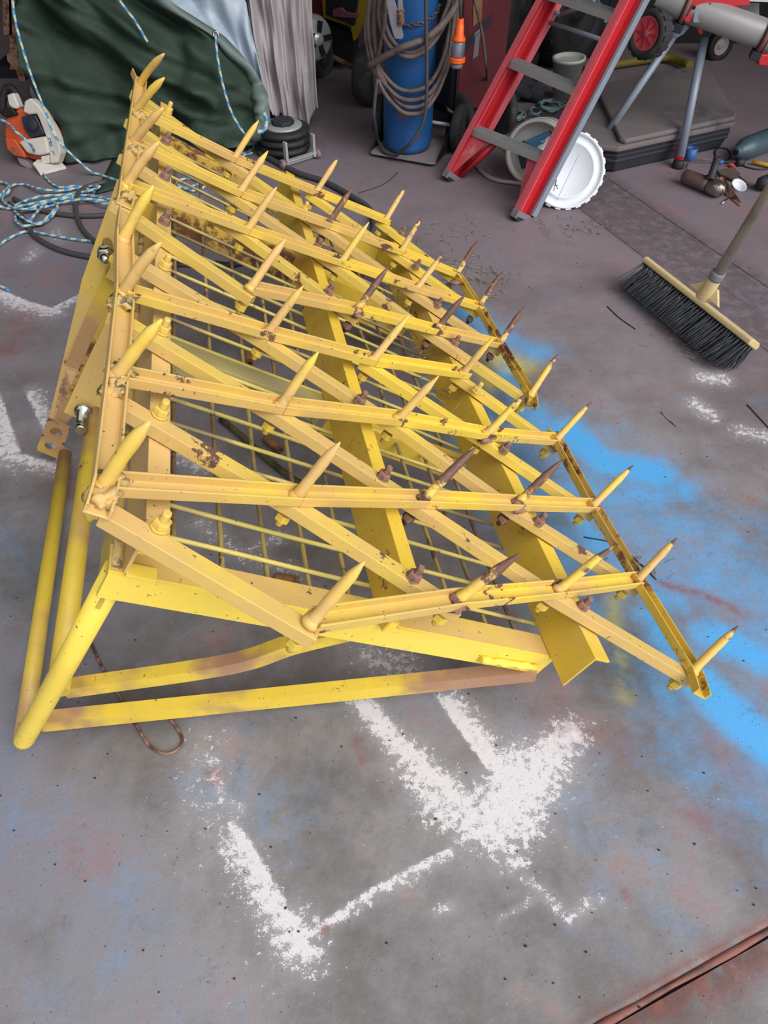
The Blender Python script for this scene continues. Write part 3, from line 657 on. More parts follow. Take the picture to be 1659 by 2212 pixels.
# ------------------------------------------------------------------ tarps, back left
TB = V(300, 330, 3.30)
ty0 = 3.34
def tplane(x, y, back=.30):                 # leaning drape plane: base at y=ty0, leaning back
    n = unit((-.06, 1, -back)); return hit(x, y, (0, ty0, 0), n), n
def drape(rows, foldf, ncol=46, push=None):
    G_ = []
    for (yy, xl, xr, yl, yr) in rows:
        R_ = []
        for j in range(ncol):
            s_ = j / (ncol - 1); x = xl + (xr - xl) * s_; y = yl + (yr - yl) * s_
            P, n = tplane(x, y); R_.append(P - n * foldf(s_, yy))
        G_.append(R_)
    return G_
def ipl(t, K):
    xs = [q[0] for q in K]; return [float(np.interp(t, xs, [q[i] for q in K])) for i in range(1, len(K[0]))]
KT = [(0, 140, 470, 352, 318), (.08, 134, 560, 338, 312), (.2, 118, 579, 300, 262), (.4, 90, 573, 230, 205), (.6, 60, 545, 150, 150), (.8, 38, 478, 70, 78), (1, 22, 362, 0, 4), (1.25, 0, 240, -80, -80)]
def gfold(s_, t_):
    d = .05 * math.sin(s_ * 9 + t_ * 3.5) * (1 - .3 * t_) + .028 * math.sin(s_ * 21 - t_ * 7 + 1) + .016 * math.sin(s_ * 37 + t_ * 13)
    d += .055 * math.exp(-((s_ * .9 + t_ * .7 - .92) / .06) ** 2) - .07 * math.exp(-((s_ * .75 + t_ * .8 - .80) / .05) ** 2)
    d += .035 * math.exp(-((s_ * .5 + t_ - .62) / .04) ** 2) - .05 * math.exp(-((s_ * .4 + t_ - .50) / .05) ** 2)
    d += .03 * math.exp(-((s_ - .85) / .1) ** 2) * math.sin(t_ * 20)
    for a_, b_, c_, w_, h_ in ((.8, .5, .62, .022, .05), (.3, 1, .33, .02, .045), (1, -.5, .42, .02, .04), (.9, .9, 1.2, .03, .06), (.6, 1, .85, .018, .04), (1, .15, .25, .025, -.05), (-.4, 1, .12, .018, .04), (1, -.3, .66, .015, .035)):
        q_ = (a_ * s_ + b_ * t_ - c_) / w_; d += h_ * (1 / (1 + math.exp(-q_ * 2)) - .5) * math.exp(-(q_ / 6) ** 2)
    return d * .9
tp = thing('tarpaulin', F(330, 335), 'dark green tarpaulin draped over a bulky load at the back left', 'tarp')
rows = []
for i in range(50):
    t_ = 1.25 * i / 49; xl, xr, yl, yr = ipl(t_, KT); rows.append((t_, xl, xr, yl, yr))
GT = drape(rows, gfold)
top = GT[-1]
for k in range(1, 9):
    GT.append([q + np.array([0, .14 * k, .10 * math.sin(k * .35)]) for q in top])
b = MB(); b.grid(GT); to = part('tarp_sheet', b, M['tarp'], tp)
sm = to.modifiers.new('thickness', 'SOLIDIFY'); sm.thickness = .003
b = MB(); hem = []
for i in range(50):
    q = GT[i][-1]; n_ = unit((-.06, 1, -.3)); e_ = unit(GT[i][-1] - GT[i][-2]); hem.append([q - n_ * .012 - e_ * .055, q - n_ * .030 - e_ * .025, q - n_ * .020 + e_ * .012])
b.grid(hem[4:44]); ho = part('hem_band', b, M['tarp_l'], tp, 'paler folded hem'); sm = ho.modifiers.new('thickness', 'SOLIDIFY'); sm.thickness = .003
P = tplane(472, 77)[0] - unit((-.06, 1, -.3)) * .075
b = MB(); b.lathe([(.007, 0), (.014, 0), (.014, .003), (.007, .003), (.007, 0)], P, (0, -1, .3), 18); part('grommet', b, M['chrome'], tp)
b = MB(); fq = [[F(205 + 18 * i + j * 6, 418 - 12 * j - 5 * i, .006 + .006 * math.sin(i + j)) for i in range(6)] for j in range(8)]
b.grid(fq); co = part('tarp_corner', b, M['tarp'], tp, 'tarp corner spread on the floor'); sm = co.modifiers.new('thickness', 'SOLIDIFY'); sm.thickness = .004
# silver sheet between the tarp and the drop sheet
b = MB(); SG = []
for i in range(24):
    t_ = i / 23; y = 260 - 330 * t_; xl = float(np.interp(y, [-70, 0, 80, 150, 205, 260], [230, 330, 445, 520, 555, 560])); xr = float(np.interp(y, [-70, 0, 60, 150, 205, 260], [480, 528, 540, 560, 572, 580])); R_ = []
    for j in range(20):
        s_ = j / 19; P, n_ = tplane(xl + (xr - xl) * s_, y); R_.append(P + n_ * (.05 + .10 * (1 - s_) * .3 + .02 * math.sin(s_ * 9 + t_ * 5) + .012 * math.sin(s_ * 23 - t_ * 17)))
    SG.append(R_)
top = SG[-1]
for k in range(1, 6): SG.append([q + np.array([0, .15 * k, .05 * math.sin(k * .5)]) for q in top])
b.grid(SG); o = single('silver_sheet', b, M['silver'], 'silvery white tarp sheet showing above the green tarp hem', 'tarp'); sm = o.modifiers.new('thickness', 'SOLIDIFY'); sm.thickness = .003
# hanging drop sheet
b = MB(); DG = []
for i in range(40):
    t_ = i / 39; R_ = []
    for j in range(60):
        s_ = j / 59; xb = 578 + (686 - 578) * s_; yb = float(np.interp(s_, [0, .2, .45, .62, .8, .9, 1], [232, 250, 262, 272, 268, 250, 236])); xt = 525 + (668 - 525) * s_
        x = xb + (xt - xb) * t_ ** .8; y = yb + (-60 - yb) * t_
        P = V(x, y, 3.62 + .12 * t_ + .05 * s_); d = .032 * math.sin(s_ * 17 + t_ * 2.0) + .018 * math.sin(s_ * 38 - t_ * 3 + 1) + .01 * math.sin(s_ * 70 + 5 * t_) + .012 * math.sin(t_ * 14 + s_ * 6)
        R_.append(P + np.array([0, -d, 0]))
    DG.append(R_)
top = DG[-1]
for k in range(1, 6): DG.append([q + np.array([0, .12 * k, .04 * math.sin(k * .5)]) for q in top])
b.grid(DG); o = single('drop_sheet', b, M['sheet'], 'dusty grey-white cloth hanging in folds beside the green tarp', 'cloth'); sm = o.modifiers.new('thickness', 'SOLIDIFY'); sm.thickness = .004

# ropes
tpf = lambda x, y, k: tplane(x, y)[0] - unit((-.06, 1, -.3)) * k
rope([tpf(30, -40, .16), tpf(22, 30, .16), tpf(28, 100, .18), tpf(30, 130, .20), tpf(15, 185, .26), tpf(2, 225, .34), F(10, 262, .17), F(35, 285, .17), F(66, 312, .12), F(82, 345, .02), F(100, 385, .007), F(130, 405, .007), F(165, 402, .007), F(205, 414, .007)], 'blue and white rope hanging at the far left over the chainsaw')
rope([tpf(60, -40, .17), tpf(66, 40, .17), tpf(80, 100, .17), tpf(100, 165, .17), tpf(125, 235, .16), tpf(150, 295, .16), F(190, 366, .03), F(212, 376, .007), F(262, 392, .007), F(300, 400, .007)], 'blue and white rope running down the left of the green tarp to the floor')
rope([tpf(245, -40, .10), tpf(275, 10, .10), tpf(305, 50, .10), tpf(332, 94, .11)], 'short blue and white rope lying on the top of the green tarp')
rope([tpf(472, 80, .09), tpf(478, 130, .10), tpf(490, 190, .10), tpf(508, 245, .10), tpf(533, 287, .09), F(548, 318, .007), F(520, 332, .007), F(480, 330, .007)], 'blue and white rope tied to the tarp grommet')
rope([tpf(573, 243, .07), tpf(580, 262, .08), tpf(572, 280, .09), tpf(560, 282, .10)], 'thick knotted blue and white rope end beside the air jack', .009)
pts = [F(x, y, .007 + .009 * (k % 3)) for k, (x, y) in enumerate(((-12, 392), (14, 396), (20, 412), (4, 428), (22, 446), (58, 452), (96, 448), (140, 436), (190, 430), (235, 436), (262, 446), (225, 440), (170, 428), (120, 432), (74, 446), (40, 460), (34, 476), (52, 488), (84, 482), (112, 466), (124, 446), (112, 436), (92, 446), (70, 470), (62, 484), (90, 480), (120, 452), (118, 462), (84, 484), (48, 470), (30, 450), (50, 436), (90, 424), (150, 420), (200, 410), (215, 402), (180, 404), (130, 412), (86, 408), (50, 398), (20, 404), (-6, 434), (10, 450), (40, 446), (100, 434), (170, 422), (225, 428), (265, 440)))]
rope(pts, 'tangled heap of blue and white rope on the floor at the left edge')
rope([F(-10, 535, .007), F(25, 512, .007), F(60, 500, .007), F(110, 508, .007), F(160, 517, .007), F(225, 524, .007)], 'blue and white rope end trailing along the floor below the tangle')
rope([F(-10, 612, .007), F(6, 620, .007), F(20, 628, .007)], 'cut end of blue and white rope at the left edge, nearest the viewer')
rope([F(350, 400, .007), F(400, 405, .007), F(430, 395, .007), F(410, 385, .007), F(380, 395, .007), F(420, 412, .007), F(460, 390, .007), F(520, 340, .007), F(545, 330, .007)], 'loose blue and white rope on the floor behind the harrow')

# chainsaw
CY = float(F(75, 365)[1])
cs = thing('chainsaw', F(80, 360), 'dusty orange and white chainsaw powerhead standing left of the green tarp', 'chainsaw')
def cpoly(pts, Yf, dep, mat, name, label=None, bev=.012, lean=.35, parent=None):
    n_ = unit((.18, 1, -lean)); p0 = np.array([-1.5, CY + Yf, 0])
    P = [hit(x, y, (V(75, 365, CY) + np.array([0, Yf, 0])), n_) for x, y in pts]
    b = MB(); b.prism(P, n_ * dep); o = part(name, b, mat, parent or cs, label, bevel=bev, seg=3); return o
cpoly([(10, 250), (40, 232), (62, 245), (95, 262), (125, 280), (134, 310), (130, 345), (110, 352), (70, 345), (45, 336), (20, 325), (8, 290)], .02, .15, M['orange'], 'body')
cpoly([(52, 218), (64, 211), (78, 222), (96, 245), (112, 272), (124, 300), (131, 330), (124, 352), (108, 354), (104, 320), (97, 292), (84, 258), (78, 246), (62, 248), (49, 242)], -.015, .05, M['white'], 'handle_cover', 'white moulded cover strip', .008)
cpoly([(44, 252), (76, 248), (96, 290), (66, 298), (52, 280)], -.012, .05, M['navyp'], 'air_filter_cover', 'black air filter cover', .006)
kb = hit(71, 270, V(75, 365, CY) + np.array([0, -.016, 0]), unit((.18, 1, -.35)))
b = MB(); b.lathe([(.022, 0), (.024, .006), (.018, .012), (.014, .010), (.008, .013), (.001, .014)], kb, (-.18, -1, .35), 20); part('filter_knob', b, M['caseb'], cs)
cpoly([(38, 306), (60, 300), (98, 294), (104, 318), (106, 332), (82, 336), (58, 332)], -.02, .08, M['white'], 'fuel_tank', 'white fuel tank', .010)
cpoly([(10, 296), (30, 300), (52, 330), (54, 342), (30, 336), (14, 322)], -.018, .06, M['orange'], 'starter_cover', 'orange slotted starter cover', .006)
for k in range(3): cpoly([(24 + k * 1, 318 + k * 5), (38 + k * 2, 321 + k * 5), (38 + k * 2, 323 + k * 5), (24 + k, 320 + k * 5)], -.020, .004, M['rust'], 'vent_slot', None, 0)
b = MB(); poly = [F(70, 352, .035), F(80, 344, .035), F(126, 342, .03), F(143, 360, .012), F(86, 375, .012)]
b.prism(poly, (0, 0, -.011)); part('rear_foot', b, M['white'], cs, 'wide white handle foot', bevel=.003)
cpoly([(88, 338), (106, 334), (107, 352), (90, 354)], -.01, .03, M['white'], 'foot_neck', None, .003)
cpoly([(14, 205), (28, 200), (38, 224), (42, 230), (36, 236), (26, 234), (18, 226)], .01, .04, M['white'], 'front_handle_end', 'white handle end', .006)
b = MB(); b.tube(resample(spl([hit(x, y, V(75, 365, CY) + np.array([0, .09, 0]), unit((.18, 1, -.35))) for x, y in ((8, 246), (6, 215), (16, 190), (30, 195), (45, 218), (60, 228))], 8), .01), .016, 12); part('front_handle', b, M['black'], cs, 'black front handle')
cpoly([(4, 232), (24, 232), (36, 248), (12, 254), (2, 250)], .0, .08, M['dark'], 'engine_block', None, .006)
cpoly([(34, 338), (50, 342), (70, 362), (62, 366), (44, 356)], .0, .06, M['tray'], 'bar_clamp', None, .004)
n_ = unit((.18, 1, -.35))
for k, (ch, x, y, mk) in enumerate((('E', 105, 294, 'lid'), ('2', 108, 303, 'skyb'), ('0', 110, 312, 'skyb'), ('-', 112, 318, 'lid'), ('S', 114, 323, 'lid'), ('Y', 116, 330, 'bluel'))):
    c_ = bpy.data.curves.new('letter', 'FONT'); c_.body = ch; c_.size = .026; c_.extrude = .0008; c_.align_x = 'CENTER'; c_.align_y = 'CENTER'
    tmp = bpy.data.objects.new('tmp', c_); COL.objects.link(tmp); bpy.context.view_layer.update()
    me = bpy.data.meshes.new_from_object(tmp.evaluated_get(bpy.context.evaluated_depsgraph_get())); bpy.data.objects.remove(tmp)
    me.materials.clear(); me.materials.append(M[mk]); P = hit(x, y, V(75, 365, CY) + np.array([0, -.0165, 0]), n_)
    xd = unit(np.array([1, -.18, 0]) + .45 * np.array([0, .0, 1])); place('letter', me, cs, P, -n_, unit(xd - n_ * (xd @ n_)))

# rusty stand behind the chainsaw
st_ = thing('rusty_stand', V(20, 180, 3.9) * np.array([1, 1, 0]), 'dark rusty steel stand at the top left behind the ropes', 'stand')
for x0, x1, y0, y1 in ((4, 22, -60, 75), (18, 34, -60, 150)):
    b = MB(); b.prism([V(x0, y0, 3.75), V(x1, y0, 3.75), V(x1 + 4, y1, 3.75), V(x0 + 4, y1, 3.75)], (0, .05, 0)); part('upright', b, M['rust'], st_)
b = MB(); b.prism([V(14, 118, 3.74), V(40, 128, 3.74), V(54, 168, 3.74), V(54, 176, 3.74), V(42, 174, 3.74), V(34, 150, 3.74), V(16, 132, 3.74)], (0, .06, 0)); part('bracket', b, M['rust'], st_)
b = MB(); b.box(F(36, 172) + np.array([0, .12, .03]), (1, 0, 0), (0, 1, 0), (0, 0, 1), .22, .2, .06); part('base', b, M['dark'], st_)
b = MB(); b.prism([F(68, 193, .02), F(90, 232, .02), F(78, 226, .02), F(68, 208, .02)], (0, 0, .02)); single('white_offcut', b, M['lid'], 'sliver of white board between the chainsaw and the green tarp', 'offcut')

# air bag jack
JC = F(612, 352) + np.array([0, .115, 0]); JC[2] = 0
jk = thing('air_jack', JC, 'squat black three-ring air bag jack with small wheels behind the harrow', 'jack')
prof = [(.06, .012)]
for k in range(3):
    for q in np.linspace(-1.45, 1.45, 9): prof.append((.090 + .026 * math.cos(q), .032 + .033 * k + .0165 * math.sin(q)))
prof.append((.06, .112)); b = MB(); b.lathe(prof, JC, (0, 0, 1), 40); part('air_bag', b, M['black'], jk)
b = MB(); b.lathe([(.07, 0), (.095, 0), (.098, .006), (.09, .014)], JC, (0, 0, 1), 32); part('base_plate', b, M['dark'], jk)
b = MB(); b.lathe([(.05, .108), (.083, .109), (.084, .118), (.080, .122), (.045, .122)], JC, (0, 0, 1), 36); part('top_plate', b, M['alu'], jk, 'grey top plate')
b = MB(); b.lathe([(.050, .121), (.051, .136), (.048, .139)], JC, (0, 0, 1), 8, smooth=False)
for k in range(19):
    a_, r_ = (k * 2.4, .0095 * math.sqrt(k)); b.lathe([(.0055, .139), (.004, .141)], JC + np.array([r_ * math.cos(a_), r_ * math.sin(a_), 0]), (0, 0, 1), 6, smooth=False)
part('saddle_pad', b, M['caseb'], jk, 'black ribbed saddle pad')
w1, w2 = F(612, 366), F(686, 342); wx = unit(w2 - w1)
for j, wc in enumerate((w1, w2)):
    c_ = wc + np.array([0, 0, .020])
    b = MB(); b.lathe([(.012, -.009), (.019, -.009), (.0205, -.006), (.0205, .006), (.019, .009), (.012, .009), (.012, -.009)], c_, wx, 22); wo = part('wheel', b, plain('pinkish_tyre', (136, 104, 110), .6), jk)
    b = MB(); b.lathe([(.004, -.011), (.0125, -.010), (.0135, .010), (.004, .011)], c_, wx, 18); part('hub', b, M['chrome'], wo)
    q = c_ + wx * (.02 if j == 0 else -.02); b = MB(); b.box(q + np.array([0, .006, .038]), wx, np.cross((0, 0, 1), wx), (0, 0, 1), .012, .022, .095); part('bracket', b, M['alu'], jk, bevel=.002)
b = MB(); b.box((w1 + w2) / 2 + np.array([0, 0, .028]), wx, np.cross((0, 0, 1), wx), (0, 0, 1), np.linalg.norm(w2 - w1) - .04, .02, .006); b.box((w1 + w2) / 2 + np.array([0, .012, .018]), wx, np.cross((0, 0, 1), wx), (0, 0, 1), np.linalg.norm(w2 - w1) - .04, .005, .024)
part('axle_bar', b, M['alu'], jk)

# gas cylinder, trolley, welder
CC = F(881, 338, .02) + np.array([0, .108, 0]); CC[2] = .022
b = MB(); b.lathe([(.088, 0), (.100, .006), (.108, .03), (.108, 1.25), (.10, 1.33), (.07, 1.39), (.035, 1.42), (.03, 1.48)], CC, (.005, 0, 1), 48)
single('gas_cylinder', b, M['blue'], 'tall blue gas cylinder with chipped paint standing on a steel tray', 'cylinder')
tr = thing('trolley', (CC[0], CC[1], 0), 'low steel trolley with a tray under the blue cylinder', 'trolley')
fa, fb = F(800, 337), F(940, 362); tx = unit(fb - fa); tyv = np.array([-tx[1], tx[0], 0]); tw = np.linalg.norm(fb - fa)
b = MB(); b.prism([fa + (0, 0, .014), fa + tx * .012 - tyv * .012 + (0, 0, .014), fb - tx * .018 - tyv * .012 + (0, 0, .014), fb + (0, 0, .014), fb + tyv * .26 + (0, 0, .014), fa + tyv * .26 + (0, 0, .014)], (0, 0, .006)); part('tray', b, M['tray'], tr, bevel=.001)
for q in (fa, fb):
    b = MB(); b.prism([q + tyv * .0 + (0, 0, .02), q + tyv * .3 + (0, 0, .02), q + tyv * .3 + (0, 0, .14), q + tyv * .24 + (0, 0, .14)], tx * .003); part('side_plate', b, M['dark'], tr)
b = MB(); b.tube([fa + tyv * .22 + (0, 0, .10), fb + tyv * .22 + (0, 0, .10)], .008, 10); part('axle', b, M['alu'], tr)
for q, sg in ((fa, -1), (fb, 1)):
    c_ = q + tyv * .22 + tx * sg * .030 + np.array([0, 0, .095])
    b = MB(); b.lathe([(.04, -.02), (.085, -.022), (.095, -.012), (.095, .012), (.085, .022), (.04, .02)], c_, tx, 28); part('wheel', b, M['tyre'], tr)
for q in (fa, fb):
    b = MB(); q2 = q * .8 + (fa + fb) / 2 * .2 + tyv * .24; b.tube([q2 + (0, 0, .02), q2 + (0, 0, 1.2)], .013, 10); part('upright', b, M['dark'], tr)
# chain round the cylinder
ch = thing('chain', CC + np.array([0, -.12, .62]), 'dull steel chain strapping the blue cylinder', 'chain')
cz = float(V(880, 40, CC[1] - .11)[2])
for k in range(17):
    a_ = math.radians(-150 + k * 8.6); c_ = CC + np.array([.116 * math.cos(a_), .116 * math.sin(a_), cz - CC[2] - .02 + .0016 * (k - 7) ** 2 * .35])
    t_ = np.array([-math.sin(a_), math.cos(a_), 0]); n2 = np.array([math.cos(a_), math.sin(a_), 0]); up = np.array([0, 0, 1.0])
    s2 = up if k % 2 else n2; lk = [c_ + t_ * .012 * math.cos(q) + s2 * .006 * math.sin(q) for q in np.linspace(0, 2 * math.pi, 13)]
    b = MB(); b.tube(lk, .0023, 6, cap=False); part('chain_link', b, M['cable'], ch)
# welding cables looped in front of the cylinder
YC = CC[1] - .15
cb = thing('welding_cable', (CC[0], YC, 0.3), 'brown welding cables hanging in big loops over the blue cylinder', 'cable')
def vl(pts, yo=0.0, bow=.0): return [V(x, y, YC - yo + bow * ((x - 885) / 95.0) ** 2) for x, y in pts]
loops = [([(815, -40), (800, 40), (803, 100), (822, 150), (855, 188), (890, 197), (925, 183), (952, 140), (970, 70), (985, -40)], .0),
         ([(808, -40), (794, 40), (800, 110), (820, 165), (858, 208), (895, 216), (930, 200), (958, 150), (978, 70), (990, -40)], .012),
         ([(822, -40), (808, 30), (812, 110), (828, 170), (862, 222), (893, 232), (925, 218), (960, 160), (984, 60), (996, -40)], .006),
         ([(800, -40), (796, 70), (812, 150), (830, 200), (866, 240), (893, 246), (918, 238), (950, 190), (972, 110), (988, -40)], .02),
         ([(826, -40), (818, 30), (830, 80), (850, 108), (882, 123), (915, 112), (945, 80), (975, 20), (990, -40)], .018),
         ([(832, -40), (825, 20), (838, 70), (856, 98), (882, 114), (912, 104), (940, 74), (965, 20), (980, -40)], .008),
         ([(836, -40), (829, 60), (815, 140), (822, 170)], .02), ([(1000, -40), (985, 60), (965, 150), (945, 195)], .0), ([(806, -40), (790, 60), (800, 130), (815, 170)], .02)]
for pts, yo in loops:
    b = MB(); b.tube(resample(spl(vl(pts, yo, .10), 8), .02), .0085, 8); part('cable_loop', b, M['cable'], cb)
b = MB(); b.tube(resample(spl(vl([(796, 142), (830, 122), (870, 102), (920, 82), (960, 48), (992, 0), (1002, -30)], .035, .08), 8), .02), .0125, 10); part('cable_loop', b, M['cable'], cb, 'thick taped cable crossing the loops')
b = MB(); b.tube(resample(spl(vl([(919, -40), (921, 60), (922, 150), (921, 220), (912, 270), (885, 312)], .045), 8) + [F(855, 337, .03), F(830, 328, .03), F(815, 300, .05)] + vl([(807, 250), (811, 200), (815, 170)], .03), .02), .0075, 8); part('cable_loop', b, M['hose'], cb, 'grey lead hanging to the tray')
gc = thing('earth_clamp', V(855, 40, YC - .06), 'grey spring earth clamp hanging in front of the cylinder', 'clamp')
for pts in ([(828, -30), (842, -30), (862, 30), (872, 80), (868, 86), (852, 84), (842, 50)], [(858, -30), (868, -30), (872, 40), (869, 60), (860, 48)]):
    b = MB(); b.prism(vl(pts, .085), (0, .022, 0)); part('jaw', b, M['label'], gc, bevel=.003)
b = MB(); b.tube([V(866, 20, YC - .085), V(866, 52, YC - .085)], .014, 10); part('spring', b, M['rust'], gc)
pg = thing('power_plug', V(990, 90, YC), 'bright orange and clear industrial plug hanging beside the blue cylinder', 'plug')
pt, pb = V(995, 40, YC - .03), V(986, 146, YC - .03); pa = unit(pb - pt); pl = np.linalg.norm(pb - pt)
b = MB(); b.lathe([(.012, 0), (.0135, .005), (.0135, .02), (.016, .022), (.0175, .05), (.026, pl * .40), (.027, pl * .44)], pt, pa, 20); part('plug_body', b, M['plug'], pg)
b = MB(); b.lathe([(.024, pl * .44), (.026, pl * .5), (.028, pl * .78)], pt, pa, 20); part('clear_sleeve', b, M['glass'], pg, 'clear plastic sleeve')
b = MB(); b.lathe([(.010, pl * .44), (.010, pl * .72), (.016, pl * .73), (.016, pl * .77)], pt, pa, 14); part('core', b, M['cup'], pg)
b = MB(); b.lathe([(.029, pl * .77), (.032, pl * .79), (.032, pl * .87), (.029, pl * .88)], pt, pa, 16, smooth=False); part('lock_ring', b, M['plug'], pg)
b = MB(); b.lathe([(.024, pl * .88), (.024, pl * .98), (.020, pl)], pt, pa, 20); part('socket_end', b, M['label'], pg, 'grey socket end')
b = MB(); b.tube([V(993, -60, YC - .03), V(994, 0, YC - .03), pt], .006, 8); part('flex', b, M['hose'], pg)
# welder cabinet
wc0 = F(986, 262, .0); wc0 = F(986, 243, .13); wright = unit((.80, .42, 0)); wleft = np.array([-wright[1], wright[0], 0])
wd = thing('welder', (wc0[0] + .1, wc0[1] + .15, 0), 'dark red welding machine cabinet on wheels behind the orange plug', 'welder')
b = MB(); b.prism([wc0, wc0 + wright * .24, wc0 + wright * .24 + wleft * .42, wc0 + wleft * .42], (0, 0, .72)); part('cabinet', b, M['redd'], wd, bevel=.006)
b = MB(); b.prism([wc0 + wleft * .005 - wright * .006, wc0 + wleft * .005, wc0 + wleft * .40, wc0 + wleft * .40 - wright * .006], (0, 0, .70)); part('front_panel', b, M['navyp'], wd, 'dark navy front panel')
fn = np.array([wright[1], -wright[0], 0])
def wface(pts, th, name, mat, label=None):
    b = MB(); b.prism([hit(x, y, wc0 + fn * .001, fn) for x, y in pts], fn * th); return part(name, b, mat, wd, label)
wface([(1000, 96), (1062, 30), (1062, 48), (1001, 116)], .002, 'trim_band', M['caseb'], 'dark diagonal band')
wface([(1026, 80), (1037, 68), (1032, 120), (1020, 128)], .003, 'sticker', M['label'], 'grey sticker')
wface([(1022, -10), (1042, -20), (1040, 40), (1021, 58)], .0025, 'sticker', M['labely'], 'faded yellow sticker')
wface([(1024, 72), (1038, 58), (1037, 66), (1024, 80)], .004, 'badge', M['label'])
for k in range(5):
    b = MB(); P = wc0 + wleft * .10 - wright * .008 + np.array([0, 0, .18 + k * .012]); b.box(P, wleft, wright, (0, 0, 1), .07, .004, .005); part('vent_slot', b, M['tray'], wd)
for s_, q in ((1, wc0 + wright * .02 + wleft * .05), (1, wc0 + wright * .25 + wleft * .05)):
    c_ = q + np.array([0, 0, -.02]); c_[2] = .105
    b = MB(); b.lathe([(.04, -.018), (.09, -.02), (.105, -.012), (.105, .012), (.09, .02), (.04, .018)], c_ + fn * .05, wright, 26); part('wheel', b, M['tyre'], wd)
b = MB(); b.box(wc0 + wright * .12 + wleft * .2 + np.array([0, 0, -.025]), wright, wleft, (0, 0, 1), .2, .34, .05); part('chassis', b, M['dark'], wd)
b = MB(); b.tube(resample(spl([V(965, 228, wc0[1] - .02), V(972, 240, wc0[1] - .06), V(995, 248, wc0[1] - .06), V(1015, 246, wc0[1] - .03)], 8), .01), .006, 8); part('side_hook', b, M['cable'], wd)
b = MB(); b.tube(resample(spl([V(1015, -40, wc0[1] - .06), V(1035, 40, wc0[1] - .06), V(1046, 100, wc0[1] - .05), V(1052, 160, wc0[1] - .04), F(1054, 200, .02), F(1060, 215, .01)], 8), .02), .0065, 8); single('power_lead', b, M['cable'], 'thin brown lead hanging down the side of the red welder', 'cable')

# ------------------------------------------------------------------ machines at the back
def wheel(parent, c, ax, R, wdt, name='wheel', tyre=M['tyre'], rim=M['galv'], hubm=None, tread=0, sub=True):
    c = np.asarray(c); b = MB(); h2 = wdt / 2
    b.lathe([(R * .55, -h2 * .8), (R * .8, -h2), (R * .94, -h2 * .9), (R, -h2 * .55), (R, h2 * .55), (R * .94, h2 * .9), (R * .8, h2), (R * .55, h2 * .8), (R * .55, -h2 * .8)], c, ax, 40)
    if tread:
        ax = unit(ax); a = np.array([0, 0, 1.0]) if abs(ax[2]) < .9 else np.array([1.0, 0, 0]); x = unit(np.cross(a, ax)); y = np.cross(ax, x)
        for k in range(tread):
            q = 2 * math.pi * k / tread; d = math.cos(q) * x + math.sin(q) * y; tt = np.cross(ax, d)
            for sg in (-1, 1): b.box(c + d * R + ax * sg * h2 * .4 + tt * sg * .01, d, tt, ax, R * .05, R * .09, h2 * .7)
    o = part(name, b, tyre, parent); b = MB()
    b.lathe([(R * .10, -h2 * .55), (R * .16, -h2 * .55), (R * .2, -h2 * .25), (R * .46, -h2 * .3), (R * .55, -h2 * .85), (R * .58, -h2 * .8), (R * .58, h2 * .8), (R * .55, h2 * .85), (R * .46, h2 * .3), (R * .2, h2 * .25), (R * .16, h2 * .55), (R * .10, h2 * .55)], c, ax, 28)
    part('rim', b, rim, o); return o
mw = thing('ride_on_mower', F(750, 200) + np.array([0, .4, 0]), 'yellow and black ride-on machine in the shade behind the cloth', 'machine')
c_ = F(795, 232); ax_ = unit((.9, -.42, 0)); wheel(mw, c_ + np.array([.02, .05, .13]), ax_, .135, .11, rim=M['galv'])
c_ = F(700, 168); wheel(mw, c_ + np.array([-.03, .06, .10]), ax_, .12, .10, rim=M['dark'])
hb = V(684, 84, 4.05); b = MB(); b.lathe([(.003, .03), (.02, .035), (.03, .015), (.075, .0), (.092, -.01), (.10, -.03), (.10, -.07)], hb, (.55, -.8, .1), 32)
ho = part('hub_cap', b, plain('bright_hub_plating', (214, 216, 222), .3, .45, .1, 20), mw, 'chromed wheel hub')
for k in range(5):
    q = 2 * math.pi * k / 5; axh = unit((.55, -.8, .1)); x_ = unit(np.cross((0, 0, 1), axh)); y_ = np.cross(axh, x_); d = math.cos(q) * x_ + math.sin(q) * y_
    b = MB(); b.box(hb + d * .048 + axh * .014, d, np.cross(axh, d), axh, .055, .022, .012); part('spoke', b, M['dark'], ho)
YM = 4.35
def mpoly(pts, Yf, dep, mat, name, label=None): 
    b = MB(); b.prism([hit(x, y, (0, YM + Yf, 0), unit((.35, 1, 0))) for x, y in pts], (0.02, dep, 0)); return part(name, b, mat, mw, label, bevel=.003)
mpoly([(690, -60), (812, -60), (800, 20), (783, 45), (763, 90), (757, 58), (698, 38)], .0, .05, M['yelp'], 'frame_panel', 'dark yellow side frame')
mpoly([(704, -60), (778, -60), (764, 56), (704, 32)], -.012, .02, M['dark'], 'mesh_panel', 'dark inner panel')
mpoly([(718, 20), (735, 16), (745, 25), (768, 30), (764, 40), (735, 38), (718, 36)], -.02, .01, M['pink'], 'decal', 'faded pink decal')
mpoly([(655, -60), (697, -60), (697, 36), (664, 50)], .02, .2, M['redd'], 'red_cowl', 'red side cowl')
mpoly([(690, 40), (765, 78), (765, 140), (700, 112), (690, 80)], .04, .25, M['dark'], 'chassis')
b = MB(); b.tube([V(718, 122, YM - .15), V(765, 146, YM - .15)], .012, 8); part('deck_rail', b, M['rust'], mw)
